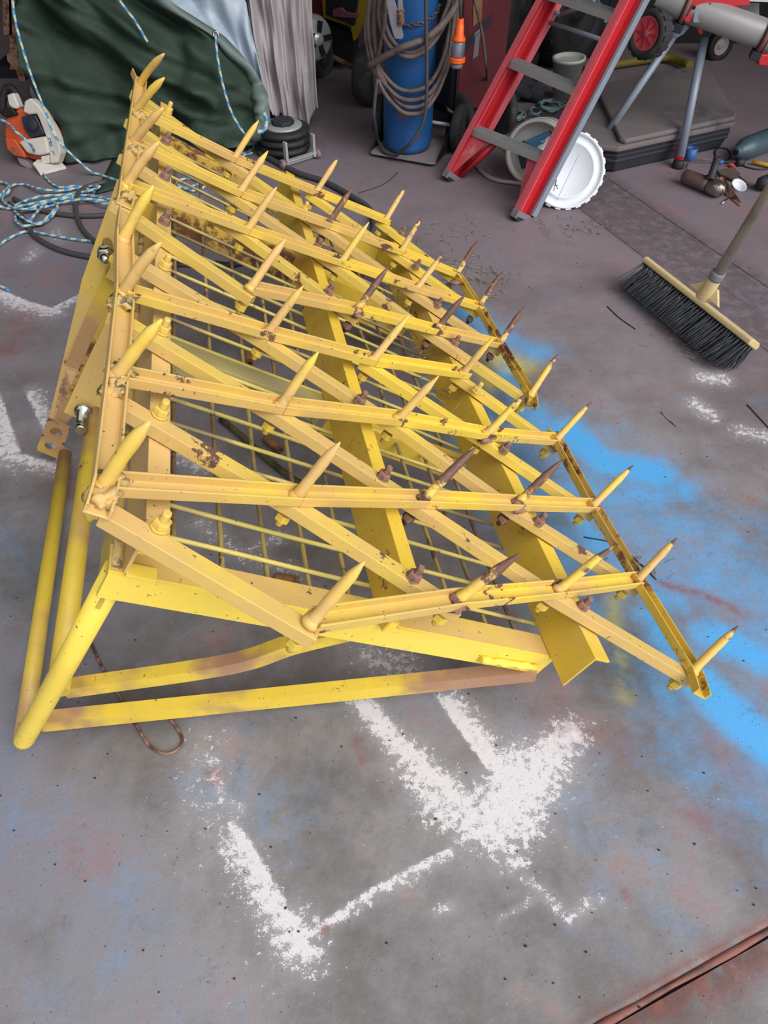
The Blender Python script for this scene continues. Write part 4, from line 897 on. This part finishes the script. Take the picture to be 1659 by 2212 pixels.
# tractor tyre and fender
tc = thing('tractor', (1.0, 5.0, 0), 'dark machine with a big tyre and yellow guard in the shadow behind the ladder', 'tractor')
wheel(tc, F(1110, 195) + np.array([.0, .25, .34]), (.85, -.5, 0), .36, .24, tread=26, tyre=M['dark'], rim=M['dark'])
b = MB(); b.prism([V(1058, -80, 4.25), V(1112, -80, 4.25), V(1110, 30, 4.25), (V(1085, 50, 4.25)), V(1062, 40, 4.25)], (0.0, .25, 0)); part('guard', b, M['yelp'], tc, 'dull yellow guard', bevel=.02)
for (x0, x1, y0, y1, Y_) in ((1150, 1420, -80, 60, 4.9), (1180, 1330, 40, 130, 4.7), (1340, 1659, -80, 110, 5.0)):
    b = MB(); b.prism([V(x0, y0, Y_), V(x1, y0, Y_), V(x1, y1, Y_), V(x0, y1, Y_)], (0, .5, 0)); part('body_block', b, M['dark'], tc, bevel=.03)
wheel(tc, F(1235, 175) + np.array([.0, .3, .26]), (.7, -.7, 0), .27, .2, tyre=M['dark'], rim=M['dark'], tread=20)
c_ = F(1552, 135); wheel(tc, c_ + np.array([0, .06, .07]), (.3, -.95, 0), .08, .05, tyre=M['dark'], rim=M['tray'])
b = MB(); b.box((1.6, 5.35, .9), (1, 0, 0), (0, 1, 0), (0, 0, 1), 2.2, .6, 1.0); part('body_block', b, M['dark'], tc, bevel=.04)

# ------------------------------------------------------------------ ladder
fL, fR = F(968, 386), F(1116, 470); le = unit(fR - fL)
tL, tR = hit(1186, -20, fL, le), hit(1366, -20, fR, le); tL = fL + (tL - fL) * 1.25; tR = fR + (tR - fR) * 1.25
ld = thing('step_ladder', (fL + fR) / 2, 'red fibreglass step ladder with grey treads leaning away behind the harrow', 'ladder')
def rail(p0, p1, name, mats, wd=.078, dp=.028, flip=1):
    t = unit(p1 - p0); sd = unit(np.cross(t, le)); 
    if sd[1] > 0: sd = -sd
    b = MB(); k = .004; e = le * flip
    sec = [(0, -wd / 2), (dp, -wd / 2), (dp, -wd / 2 + k), (k, -wd / 2 + k), (k, wd / 2 - k), (dp, wd / 2 - k), (dp, wd / 2), (0, wd / 2)]
    b.sweep(sec, p0, p1, e, sd); o = part(name, b, mats, ld)
    bb = MB(); bb.box((p0 + p1) / 2 + e * .0045, t, e, sd, np.linalg.norm(p1 - p0), .002, .006); part('rib', bb, M['redl'], o)
    for q in (-1, 1):
        bb = MB(); bb.box((p0 + p1) / 2 + e * dp / 2 + sd * q * (wd / 2 + .0006), t, e, sd, np.linalg.norm(p1 - p0), dp, .001); part('flange_edge', bb, M['redl'], o, 'worn pink edge')
    return t, sd
tl, sl = rail(fL, tL, 'rail', M['red'], flip=1); trr, sr = rail(fR, tR, 'rail', M['red'], flip=1)
for q, t_, s_ in ((fL, tl, sl), (fR, trr, sr)):
    b = MB(); b.box(q + t_ * .012 + le * .014, t_, le, s_, .03, .034, .084); part('foot', b, M['label'], ld, 'grey foot', bevel=.002)
    b = MB(); b.box(q + t_ * .0 + le * .014, t_, le, s_, .014, .036, .07); part('foot_pad', b, M['black'], ld)
def on_rail(p0, p1, y):
    lo, hi = 0.0, 1.0
    for _ in range(40):
        m_ = (lo + hi) / 2
        if pxy(p0 + (p1 - p0) * m_)[1] > y: lo = m_
        else: hi = m_
    return p0 + (p1 - p0) * lo
for yl_, yr_ in ((276, 338), (128, 192), (-20, 30)):
    a_, c_ = on_rail(fL, tL, yl_), on_rail(fR, tR, yr_); dv = unit(c_ - a_); hz = unit(np.cross((0, 0, 1), dv)); 
    if hz[1] > 0: hz = -hz
    ctr = (a_ + c_) / 2 - dv * .002; ln = np.linalg.norm(c_ - a_) - .006
    b = MB(); b.box(ctr, dv, hz, (0, 0, 1), ln, .052, .005); b.box(ctr + hz * .025 + np.array([0, 0, -.011]), dv, hz, (0, 0, 1), ln, .004, .022, 1); b.box(ctr - hz * .025 + np.array([0, 0, -.013]), dv, hz, (0, 0, 1), ln, .004, .026)
    for k in range(4): b.box(ctr + hz * (-.018 + .012 * k) + np.array([0, 0, .0035]), dv, hz, (0, 0, 1), ln, .004, .003)
    part('tread', b, [M['alu'], M['bucket']], ld, 'grey ribbed tread')
# gussets under the bottom tread
s1, s2 = on_rail(fL, tL, 300), on_rail(fL, tL, 366)
b = MB(); a0 = on_rail(fL, tL, 276); c0 = on_rail(fR, tR, 338); dv = unit(c0 - a0)
b.prism([a0 + dv * .01, a0 + dv * .12 + (0, 0, -.01), on_rail(fL, tL, 372) + le * .01, on_rail(fL, tL, 378)], sl * .004); part('gusset', b, M['redl'], ld, 'faded red brace')
b = MB(); b.tube([a0 + dv * .14 - (0, 0, .02), on_rail(fL, tL, 366) - sl * .03 + le * .03], .014, 4); part('gusset', b, M['red'], ld)
b = MB(); b.prism([c0 - dv * .005, c0 - dv * .10 + (0, 0, -.012), on_rail(fR, tR, 440) - le * .03, on_rail(fR, tR, 452)], sr * .004); part('gusset', b, M['redl'], ld, 'faded red brace')
for k in (.03, .06): 
    b = MB(); b.tube([c0 - dv * k + (0, 0, -.012) + sr * .006, on_rail(fR, tR, 446) - le * (.01 + k * .1) + sr * .006], .004, 6); part('gusset_rib', b, M['redl'], ld)
# folded rear frame
rb, rt = fR + le * .030 - sr * .048 + trr * .03, tR + le * .030 - sr * .048
b = MB(); b.box((rb + rt) / 2, trr, le, sr, np.linalg.norm(rt - rb), .022, .026); part('rear_rail', b, M['galv'], ld, 'grey rear rail', bevel=.003)
rb2, rt2 = fL + le * .05 - sl * .07 + tl * .05, tL + le * .03 - sl * .07
b = MB(); b.box(on_rail(fL, tL, 100) - sl * .06 + le * .02, tl, le, sl, .9, .012, .03); part('rear_rail', b, M['redl'], ld)
for (xa, ya, xb, yb) in ((1186, 48, 1298, 85), (1190, 20, 1210, 32), (1210, 32, 1290, 2), (1290, 2, 1310, 45)):
    P0 = hit(xa, ya, on_rail(fL, tL, 60) - sl * .06, np.cross(tl, le)); P1 = hit(xb, yb, on_rail(fL, tL, 60) - sl * .06, np.cross(tl, le)); b = MB(); b.tube([P0, P1], .008, 8); part('rear_brace', b, M['galv'], ld)
b = MB(); P = on_rail(fR, tR, 52) + le * .001 + sr * .02; b.lathe([(.004, 0), (.010, 0), (.011, .004), (.006, .006)], P + le * .004, le * 1, 14); part('rivet', b, M['alu'], ld)

# bucket, its contents, lid, hose
BX = unit((-.34, -.90, .16)); BC = F(1150, 398) + np.array([0, .06, .0]); BR = .118
bc = hit(1160, 325, BC, (0, 1, 0)); bc = F(1158, 330, .124)
bk = thing('bucket', (bc[0], bc[1], 0), 'white plastic bucket tipped on its side behind the ladder', 'bucket')
b = MB(); b.lathe([(.098, -.21), (.102, -.20), (BR, 0), (BR + .008, -.004), (BR + .008, .008), (BR, .012), (BR - .006, .010), (BR - .008, -.01), (.094, -.196), (.001, -.198)], bc, BX, 40); part('shell', b, M['bucket'], bk)
b = MB(); b.lathe([(BR + .001, -.045), (BR + .006, -.045), (BR + .006, -.035), (BR + .001, -.035)], bc, BX, 40); part('rim_band', b, M['bucket'], bk)
px_ = unit(np.cross(BX, (0, 0, 1)));
if px_[0] < 0: px_ = -px_
py_ = np.cross(px_, BX); py_ = py_ if py_[2] > 0 else -py_
bo = thing('blue_carton', bc - BX * .06, 'blue and navy container lying inside the tipped bucket', 'carton')
b = MB(); b.box(bc - BX * .08 + px_ * .01 + py_ * .028, unit(px_ + .5 * py_), unit(py_ - .5 * px_), BX, .10, .07, .14); part('box', b, M['bluel'], bo, bevel=.006)
b = MB(); b.box(bc - BX * .08 - px_ * .055 + py_ * -.02, unit(px_ + .5 * py_), unit(py_ - .5 * px_), BX, .04, .10, .139); part('side_band', b, M['navyp'], bo, bevel=.006)
for k in range(3):
    b = MB(); b.box(bc - BX * .0095 + px_ * (.01 + .006 * k) + py_ * (.012 + .017 * k), unit(px_ + .5 * py_), unit(py_ - .5 * px_), BX, .045 - .008 * k, .0045, .0012); part('print_line', b, M['cup'], bo)
LN = unit((-.10, -.86, .50)); LR = .140; lc = F(1226, 368, .124)
lo_ = thing('bucket_lid', (lc[0], lc[1], 0), 'round white bucket lid leaning behind the foot of the ladder', 'lid')  # loose lid off the bucket
b = MB(); b.lathe([(.001, .004), (LR * .68, .004), (LR * .70, .008), (LR * .73, .008), (LR * .76, .002), (LR * .93, .002), (LR * .95, .012), (LR, .010), (LR, -.016), (LR * .96, -.016)], lc, LN, 56); part('disc', b, M['lid'], lo_)
lx = unit(np.cross(LN, (0, 0, 1))); lyv = np.cross(lx, LN); lyv = lyv if lyv[2] > 0 else -lyv; lx = lx if lx[0] > 0 else -lx
for k in range(22):
    q = 2 * math.pi * k / 22; d = math.cos(q) * lx + math.sin(q) * lyv; b = MB(); b.box(lc + d * (LR + .0015) - LN * .004, d, np.cross(LN, d), LN, .007, .022, .022); part('tab', b, M['lid'], lo_, bevel=.002)
b = MB()
for (xa, ya, xb, yb) in ((1190, 405, 1203, 388), (1203, 388, 1196, 412), (1194, 399, 1206, 401), (1205, 408, 1198, 392)):
    b.tube([hit(xa, ya, lc + LN * .005, LN), hit(xb, yb, lc + LN * .005, LN)], .0009, 5)
part('pen_scribble', b, M['navyp'], lo_, 'small dark pen scribble')
b = MB(); b.tube([hit(1203, 432, lc + LN * .0045, LN), hit(1250, 335, lc + LN * .0045, LN)], .0006, 4); part('scratch', b, M['label'], lo_)
ftube('pale_hose', [(1010, 322), (1018, 342), (1040, 370), (1068, 388), (1112, 395), (1150, 400)], .009, 'beam', 'pale grey hose curving under the ladder to the bucket', 'hose')

# behind the ladder: small white bucket, bag, rope heaps
c_ = F(1222, 225); b = MB(); b.lathe([(.06, 0), (.075, .18), (.082, .18), (.082, .195), (.07, .195), (.065, .18)], c_ + np.array([0, .06, 0]), (-.05, 0, 1), 28); single('small_bucket', b, M['bucket'], 'small dusty white bucket standing behind the ladder', 'bucket')
b = MB(); b.blob(F(1128, 222) + np.array([0, .05, .05]), .09, 0, .6, 4, 3, (1.1, .8, .7), cut=.002); b.blob(F(1150, 220) + np.array([0, 0, .045]), .055, 0, .4, 9, 2, (1, .8, .8), cut=.002); single('dark_bag', b, plain('dark_cloth_bag', (46, 44, 56), .9, 0, .3, 20), 'crumpled dark bag on the floor between the ladder rails', 'bag')
def heap(cx, cy, rx, ry, seed, mat, label, r=.005, n=30):
    rg = random.Random(seed); pts = []
    for k in range(n): a_ = k * 1.3; q = rg.uniform(.4, 1); pts.append(F(cx + rx * q * math.cos(a_), cy + ry * q * math.sin(a_), .006 + .004 * (k % 9)))
    b = MB(); b.tube(resample(spl(pts, 6), .014), r, 6); return single('rope_heap', b, M[mat], label, 'rope', 'rope heaps behind the ladder')
heap(1078, 226, 26, 17, 3, 'ropeb', 'small coiled heap of blue rope by the red welder'); heap(1105, 247, 32, 18, 5, 'ropet', 'teal rope heap in front of the dark bag'); heap(1190, 228, 40, 14, 8, 'ropet', 'pale teal rope heap behind the tipped bucket'); heap(1158, 240, 18, 12, 13, 'ropet', 'small open coil of teal rope left of the bucket rim', .004, 12)

# ------------------------------------------------------------------ black case, right
zc = .115
cse = thing('storage_case', F(1420, 330) + np.array([0, .3, 0]), 'low dusty black plastic case with a lid under the saw stand', 'case')
TOPL = [(1226, 246), (1283, 312), (1337, 318), (1589, 264), (1523, 146), (1300, 184)]
P = [F(x, y, zc) for x, y in TOPL]; cen = sum(P) / len(P)
b = MB(); b.prism([q + (0, 0, -.022) for q in P], (0, 0, .022)); part('rim', b, M['case'], cse, 'dusty top rim', bevel=.006)
b = MB(); Pi = [cen + (q - cen) * .965 + np.array([0, 0, -.032]) for q in P]; b.prism(Pi, (0, 0, .012)); part('seam', b, M['caseb'], cse)
b = MB(); Pb = [cen + (q - cen) * .985 for q in P]; Pc = [np.array([*(cen + (q - cen) * .93)[:2], .004]) for q in P]; n6 = len(P)
b.add([q + np.array([0, 0, -.034]) for q in Pb] + Pc, [[i, (i + 1) % n6, n6 + (i + 1) % n6, n6 + i] for i in range(n6)] + [list(range(n6)), list(range(n6, 2 * n6))[::-1]]); part('tub', b, M['caseb'], cse, 'black ribbed tub', bevel=.006)
b = MB(); Pm = [cen + (q - cen) * .975 for q in P]; b.prism([q * np.array([1, 1, 0]) + np.array([0, 0, .045]) for q in Pm], (0, 0, .014)); part('tub_rib', b, M['caseb'], cse, bevel=.004)
LID = [(1288, 205), (1337, 309), (1350, 313), (1585, 263), (1587, 256), (1521, 148), (1400, 168), (1310, 188)]
b = MB(); b.prism([F(x, y, zc) for x, y in LID], (0, 0, .022)); part('lid', b, M['case'], cse, bevel=.008)
b = MB(); b.lathe([(.01, -.01), (.03, -.012), (.032, 0), (.03, .012), (.01, .01)], F(1545, 318) + np.array([0.01, .05, .05]), (.9, .4, 0), 18); part('castor', b, M['tyre'], cse)
b = MB(); b.tube(resample(spl([F(x, y, .03) for x, y in ((1260, 152), (1310, 142), (1400, 128), (1440, 124), (1470, 132), (1490, 142))], 6), .03), [.02] * 0 or .022, 8); single('yellow_strap', b, plain('dark_yellow_plastic', (112, 100, 30), .6), 'dull yellow sheet edge behind the black case', 'strap')

# saw stand
ss = thing('saw_stand', F(1465, 368), 'grey tubular saw stand with red clamps standing at the right', 'stand')
SY = 3.36
lt1, lt2 = V(1456, 76, SY), V(1522, 82, SY); lb1, lb2 = F(1280, 338), F(1463, 362)
b = MB(); b.tube([lb1 + (0, 0, .012), lt1], .0165, 18); part('leg', b, M['galv'], ss)
b = MB(); b.tube([lb2 + (0, 0, .045), lt2], .0175, 18); part('leg', b, M['galv'], ss)
t2 = unit(lt2 - lb2)
b = MB(); b.lathe([(.021, .03), (.0215, .05), (.021, .085)], lb2, t2, 18); part('leg_collar', b, M['redp'], ss, 'red collar')
b = MB(); b.lathe([(.024, 0), (.026, .01), (.023, .028), (.018, .034)], lb2, (0, 0, 1), 18); part('leg_foot', b, M['black'], ss)
b = MB(); b.lathe([(.022, 0), (.022, .02)], lb1, (0, 0, 1), 14); part('leg_foot', b, M['black'], ss)
ba, bb_ = V(1420, -8, SY + .02), V(1700, 92, SY - .16); bd = unit(bb_ - ba)
b = MB(); b.lathe([(.034, 0), (.048, .0), (.05, .004), (.05, np.linalg.norm(bb_ - ba) - .004), (.046, np.linalg.norm(bb_ - ba))], ba, bd, 28); part('beam', b, M['beam'], ss, 'thick grey tubular beam')
bu = unit(np.cross(np.cross(bd, (0, 0, 1)), bd)); bf = np.cross(bd, bu); bf = bf if bf[1] < 0 else -bf
for k, x_ in enumerate(((1475, 35), (1652, 80))):
    c_ = V(x_[0], x_[1], SY - (.02 if k == 0 else .13)); c_ = ba + bd * ((c_ - ba) @ bd)
    b = MB(); b.lathe([(.051, -.014), (.056, -.014), (.058, -.01), (.058, .01), (.056, .014), (.051, .014)], c_, bd, 28); co = part('clamp_band', b, M['caseb'], ss, 'black clamp band')
    b = MB(); b.lathe([(.058, -.008), (.061, -.007), (.061, .007), (.058, .008)], c_, bd, 28); part('clamp_insert', b, plain('brownish_red_insert%d' % k, (140, 84, 80), .6), co)
    b = MB(); b.box(c_ - bu * .066 + bf * .01, bd, bf, bu, .04, .06, .03); part('clamp_foot', b, M['caseb'], co, bevel=.003)
b = MB(); b.prism([V(x, y, SY - .075) for x, y in ((1478, 48), (1482, 20), (1500, -5), (1560, -30), (1620, -30), (1620, 12), (1535, 18), (1524, 28), (1512, 50))], (0, .05, 0)); part('bracket', b, M['redp'], ss, 'red head bracket', bevel=.004)
b = MB(); b.prism([V(x, y, SY - .085) for x, y in ((1496, 50), (1499, 28), (1510, 23), (1518, 30), (1516, 50))], (0, .02, 0)); part('lever', b, M['galv'], ss, bevel=.004)
for x_, y_ in ((1499, 16), (1533, 11)):
    b = MB(); b.lathe([(.006, 0), (.007, .002), (.004, .005)], V(x_, y_, SY - .076), (0, -1, 0), 10); part('screw', b, M['dark'], ss)
b = MB(); b.prism([V(x, y, SY - .02) for x, y in ((1442, 66), (1460, 42), (1482, 52), (1492, 58), (1478, 74), (1462, 84), (1442, 76))], (0, .05, 0)); part('leg_bracket', b, M['galv'], ss, bevel=.006)
b = MB(); b.prism([V(x, y, SY - .05) for x, y in ((1508, 54), (1519, 55), (1519, 72), (1513, 76), (1508, 68))], (0, .03, 0)); part('release_button', b, M['redp'], ss, bevel=.003)
b = MB(); b.prism([V(x, y, SY - .02) for x, y in ((1640, 118), (1690, 118), (1690, 146), (1638, 142))], (0, .06, 0)); part('end_grip', b, M['redp'], ss, bevel=.005)
b = MB(); b.tube([V(1430, 14, SY + .02), V(1432, 45, SY + .02)], .010, 8); part('wheel_arm', b, M['redp'], ss)
wcen = V(1404, 72, SY - .02); wax = unit((-.80, -.58, .12))
b = MB(); b.lathe([(.055, -.03), (.075, -.034), (.086, -.026), (.09, -.012), (.09, .012), (.086, .026), (.075, .034), (.06, .030), (.055, -.03)], wcen, wax, 36); wo = part('wheel', b, M['tyre'], ss, 'small grey-tyred wheel')
b = MB(); b.lathe([(.004, .030), (.012, .030), (.014, .026), (.050, .024), (.058, .030), (.062, .026), (.062, -.02), (.004, -.02)], wcen, wax, 30); part('rim', b, M['redw'], wo, 'faded red rim')
x_ = unit(np.cross((0, 0, 1), wax)); y_ = np.cross(wax, x_)
for k in range(8):
    q = 2 * math.pi * k / 8; d = math.cos(q) * x_ + math.sin(q) * y_; b = MB(); b.box(wcen + d * .032 + wax * .0265, d, np.cross(wax, d), wax, .030, .006, .004); part('spoke', b, M['redp'], wo)
for k in range(16):
    q = 2 * math.pi * k / 16; d = math.cos(q) * x_ + math.sin(q) * y_; b = MB(); b.box(wcen + d * .0895, d, np.cross(wax, d), wax, .004, .018, .05); part('tread_block', b, M['tyre'], wo)
b = MB(); b.prism([V(x, y, SY + .1) for x, y in ((1545, 10), (1640, 6), (1640, 50), (1590, 44))], (0, .05, 0)); part('slide_plate', b, M['beam'], ss)
b = MB(); b.prism([V(x, y, SY + .0) for x, y in ((1590, -30), (1700, -30), (1700, 6), (1620, 3))], (0, .2, 0)); part('table_edge', b, M['cup'], ss)

# ------------------------------------------------------------------ clutter at the right edge
gr = thing('angle_grinder', F(1530, 400), 'brown and chrome angle grinder lying by the saw stand leg', 'grinder')
g0, g1 = F(1492, 385, .032), F(1535, 402, .032); gx = unit(g1 - g0)
b = MB(); b.lathe([(.02, -.035), (.027, -.03), (.029, 0), (.029, .07), (.026, .085)], g0, gx, 22); part('motor_body', b, M['brown'], gr)
b = MB(); b.lathe([(.026, .0), (.031, .012), (.033, .035), (.028, .06), (.014, .074), (.002, .078)], g0 + gx * .085, gx, 20); part('gear_head', b, plain('dull_chrome', (150, 140, 138), .3, .9, .15, 14), gr, 'metal gear head')
b = MB(); b.lathe([(.010, 0), (.024, .004), (.024, .007), (.0145, .008), (.0145, .075), (.013, .08), (.008, .08), (.008, .06)], g0 + gx * .085 + np.array([0, 0, .028]), (.05, .1, 1), 18); part('side_handle', b, M['caseb'], gr, 'black side handle', )
for q in (-.3, .3):
    b = MB(); c_ = g0 + gx * .125 + np.array([0, -.02, .005]); b.tube([c_ + np.array([q * .03, -.012, .024]), c_ + np.array([q * .05, -.02, 0]), c_ + np.array([q * .03, -.012, -.024])], .0022, 6); part('guard_ring', b, M['chrome'], gr)
b = MB(); b.tube(resample(spl([g0 - gx * .03, F(1482, 372, .02), F(1490, 352, .008), F(1520, 345, .02), F(1560, 350, .008)], 8), .01), .0035, 6); part('cord', b, M['cable'], gr)
# disc guard with a cup resting against it
b = MB(); b.prism([F(1553, 385, .05), F(1562, 384, .05), F(1578, 405, .02), F(1602, 442, .002), F(1598, 446, .002), F(1572, 425, .002)], unit((.3, .4, .8)) * .004); single('metal_guard', b, M['rust'], 'bent brown steel guard leaning beside the white cup', 'guard')
cc = F(1590, 408, .012); cax = unit((.15, -.35, .85)); b = MB(); b.lathe([(.020, -.012), (.024, 0), (.030, .020), (.033, .022), (.030, .022), (.025, .012), (.018, .006), (.001, .005)], cc, cax, 26); single('white_cup', b, M['cup'], 'small white plastic cup ring beside the grinder', 'cup')
b = MB(); b.tube([F(1559, 440, .004), F(1574, 427, .006)], .003, 6); single('bolt_stub', b, M['chrome'], 'small shiny bolt on the floor under the brown guard', 'bolt')
b = MB(); b.prism([F(1548, 372, .004), F(1582, 366, .004), F(1598, 380, .004), F(1586, 392, .004), F(1556, 382, .004)], (0, 0, .01)); b.tube([F(1562, 381, .012), F(1618, 398, .008)], .004, 6); b.tube([F(1592, 378, .012), F(1616, 395, .008)], .003, 6); single('grinder_spanner', b, M['brown'], 'flat brown spanner and bracket lying behind the white cup', 'spanner')
bo_ = thing('bottle', F(1620, 325), 'grey-blue bottle lying on its side at the right edge', 'bottle')
b0 = F(1588, 330, .045); b1 = F(1690, 290, .05); b = MB(); b.lathe([(.012, 0), (.022, 0), (.024, .012), (.022, .016), (.030, .03), (.044, .06), (.048, .09), (.048, .34), (.04, .35)], b0, b1 - b0, 26); part('shell', b, M['teal'], bo_)
b = MB(); b.lathe([(.013, -.001), (.001, .004)], b0, b1 - b0, 18); part('mouth', b, M['dark'], bo_)
b = MB(); b.tube([F(1624, 350, .012), F(1642, 353, .012), F(1690, 364, .012)], [.007, .009, .008], 10); single('tool_handle', b, M['handy'], 'yellow tool handle on the floor at the right edge', 'tool')
ftube('cord_loop', [(1546, 340), (1545, 325), (1558, 319), (1574, 325), (1575, 342), (1560, 352), (1590, 352), (1610, 360), (1640, 366), (1680, 362)], .0035, 'black', 'black cord looping behind the grinder handle', 'cord')
b = MB(); b.lathe([(.024, 0), (.026, .002), (.026, .05), (.024, .05), (.020, .05), (.020, .002)], F(1488, 345), (0, .05, 1), 22); single('blue_tub', b, M['skyb'], 'small blue plastic tub beside the stand leg', 'tub')
b = MB(); b.blob(F(1556, 350, .012), .013, 0, .15, 2, 2, (1.3, .8, .7)); single('blue_cap', b, M['skyb'], 'bright blue cap on the floor among the cords', 'connector')  # small loose blue cap
b = MB(); b.prism([F(1572, 358, .004), F(1582, 355, .004), F(1590, 366, .004), (F(1584, 365, .004))], (0, 0, .008)); single('pink_scrap', b, M['redw'], 'small pink plastic scrap near the yellow handle', 'scrap')
b = MB(); b.lathe([(.008, 0), (.014, .004), (.016, .03), (.01, .036)], F(1592, 352, .016), (.9, .3, 0), 14); single('black_fitting', b, M['caseb'], 'black fitting with a bright end near the bottle mouth', 'fitting')
b = MB(); b.blob(F(1655, 395, .03), .045, 0, .3, 8, 2, (1, .8, .7), cut=.002); single('black_lump', b, M['caseb'], 'black rounded object at the right edge above the broom handle', 'object')

# ------------------------------------------------------------------ broom
h0, h1 = F(1400, 566, .085), F(1628, 744, .085); hx = unit(h1 - h0); hy = np.array([hx[1], -hx[0], 0]); hy = hy if hy[1] < 0 else -hy
br = thing('broom', (h0 + h1) / 2 * np.array([1, 1, 0]), 'wide push broom with black bristles and a pale wooden head on the right', 'broom')
hl = np.linalg.norm(h1 - h0); tilt = unit(np.array([0, 0, .80]) - hy * .60); fw = unit(np.cross(hx, tilt)); fw = fw if fw[1] < 0 else -fw
b = MB(); cen_h = (h0 + h1) / 2; sec = [(-.028, -.010), (-.030, .004), (-.018, .012), (.020, .012), (.030, .004), (.028, -.010)]
b.sweep(sec, h0 - hx * .004, h1 + hx * .004, fw, tilt); part('head', b, M['wood'], br, 'pale wooden head', bevel=.004)
b = MB(); rg = random.Random(3); nt = 40
for i in range(nt):
    for rw in range(4):
        c_ = h0 + hx * (.008 + (hl - .016) * i / (nt - 1)) + fw * (-.02 + .0133 * rw) - tilt * .010
        for k in range(5):
            e_ = c_ + fw * (.012 + .018 * (rw - 1.5) / 1.5 + rg.gauss(0, .005)) + hx * rg.gauss(0, .007); tg_ = e_ - tilt * .085
            lam = (c_[2] - .003) / max(1e-4, (c_[2] - tg_[2])); tipp = c_ + (tg_ - c_) * min(1.15, max(.6, lam)); tipp[2] = max(tipp[2], .0015)
            b.tube([c_ + hx * rg.gauss(0, .0015) + fw * rg.gauss(0, .0015), (c_ + tipp) / 2 + hx * rg.gauss(0, .002), tipp], [.0022, .002, .0009], 4, cap=False)
part('bristles', b, M['bristle'], br, 'black bristles', kind='stuff')
sk = hit(1521, 640, cen_h + tilt * .012, tilt); hd = unit(F(1659, 416, .62) - sk)
hend = sk + hd * 1.3
b = MB(); b.prism([sk - hx * .055 - fw * .004, sk - hx * .02 + tilt * .03 - fw * .004, sk + hx * .02 + tilt * .03 - fw * .004, sk + hx * .055 - fw * .004], fw * .010); b.lathe([(.020, -.005), (.017, .02), (.0165, .06), (.015, .062)], sk, hd, 16); part('socket', b, M['wood'], br, 'beige handle socket', bevel=.002)
b = MB(); b.lathe([(.017, .05), (.0175, .055), (.0175, .066), (.017, .07)], sk, hd, 16); part('ferrule', b, M['label'], br)
b = MB(); b.tube([sk + hd * .04, sk + hd * .6, hend], .0122, 14); part('handle', b, M['handle'], br, 'grey weathered wooden handle')

# ------------------------------------------------------------------ sweepings and crumbs
b = MB(); rg = random.Random(21)
for cx, cy, sx, sy, n in ((1480, 710, 35, 22, 60), (1520, 755, 22, 12, 40), (1050, 600, 45, 18, 40), (980, 570, 25, 12, 25), (1410, 1230, 40, 20, 10), (1250, 495, 40, 14, 40), (960, 500, 60, 25, 30)):
    for i in range(n):
        P = F(cx + rg.gauss(0, sx), cy + rg.gauss(0, sy), .002); a_ = rg.uniform(0, 6.3); l_ = rg.uniform(.01, .05); d = np.array([math.cos(a_), math.sin(a_), 0]) * l_
        b.tube([P - d / 2, P + np.array([rg.gauss(0, .006), rg.gauss(0, .006), rg.uniform(.001, .008)]), P + d / 2], rg.uniform(.0005, .0012), 4)
single('sweepings', b, M['straw'], 'dry straw and sweepings scattered in front of the broom', 'straw', kind='stuff')
b = MB()
for i in range(200):
    x, y = rg.uniform(0, 1659), rg.uniform(420, 2180)
    P = F(x, y, .0015); b.blob(P, rg.uniform(.0007, .0021), 0, .6, i, 1, (1.3, 1, .6))
single('floor_crumbs', b, M['debris'], 'dark crumbs of dirt scattered over the whole floor', 'dirt', kind='stuff')
for pts, lb in ((((655, 378), (720, 368), (790, 352), (830, 345)), 0), (((775, 415), (825, 398), (855, 375), (860, 370)), 1), (((1420, 825), (1455, 858), (1462, 866)), 2), (((1262, 1160), (1330, 1175), (1380, 1215), (1418, 1252)), 3), (((1310, 660), (1340, 685), (1372, 712)), 4), (((1600, 825), (1659, 828)), 5), (((1612, 876), (1659, 925)), 6)):
    pass
TW = [(((775, 417), (825, 400), (852, 380), (860, 371)), 'forked dry twig on the floor in front of the blue cylinder'), (((1262, 1160), (1330, 1175), (1380, 1215), (1418, 1252)), 'long dry twig on the blue paint beside the right edge of the harrow'), (((1428, 890), (1446, 908), (1462, 922)), 'pale straight twig lying left of the white paint chips'), (((1312, 662), (1340, 688), (1373, 711)), 'thin dark twig lying left of the broom head'), (((1614, 874), (1640, 902), (1664, 928)), 'dark twig at the right edge below the broom')]
for pts, lb in TW:
    b = MB(); b.tube(resample(spl([F(x, y, .002) for x, y in pts], 6), .012), .0016, 6); single('twig', b, M['debris'] if 'pale' not in lb else M['straw'], lb, 'twig', 'twigs on the floor')
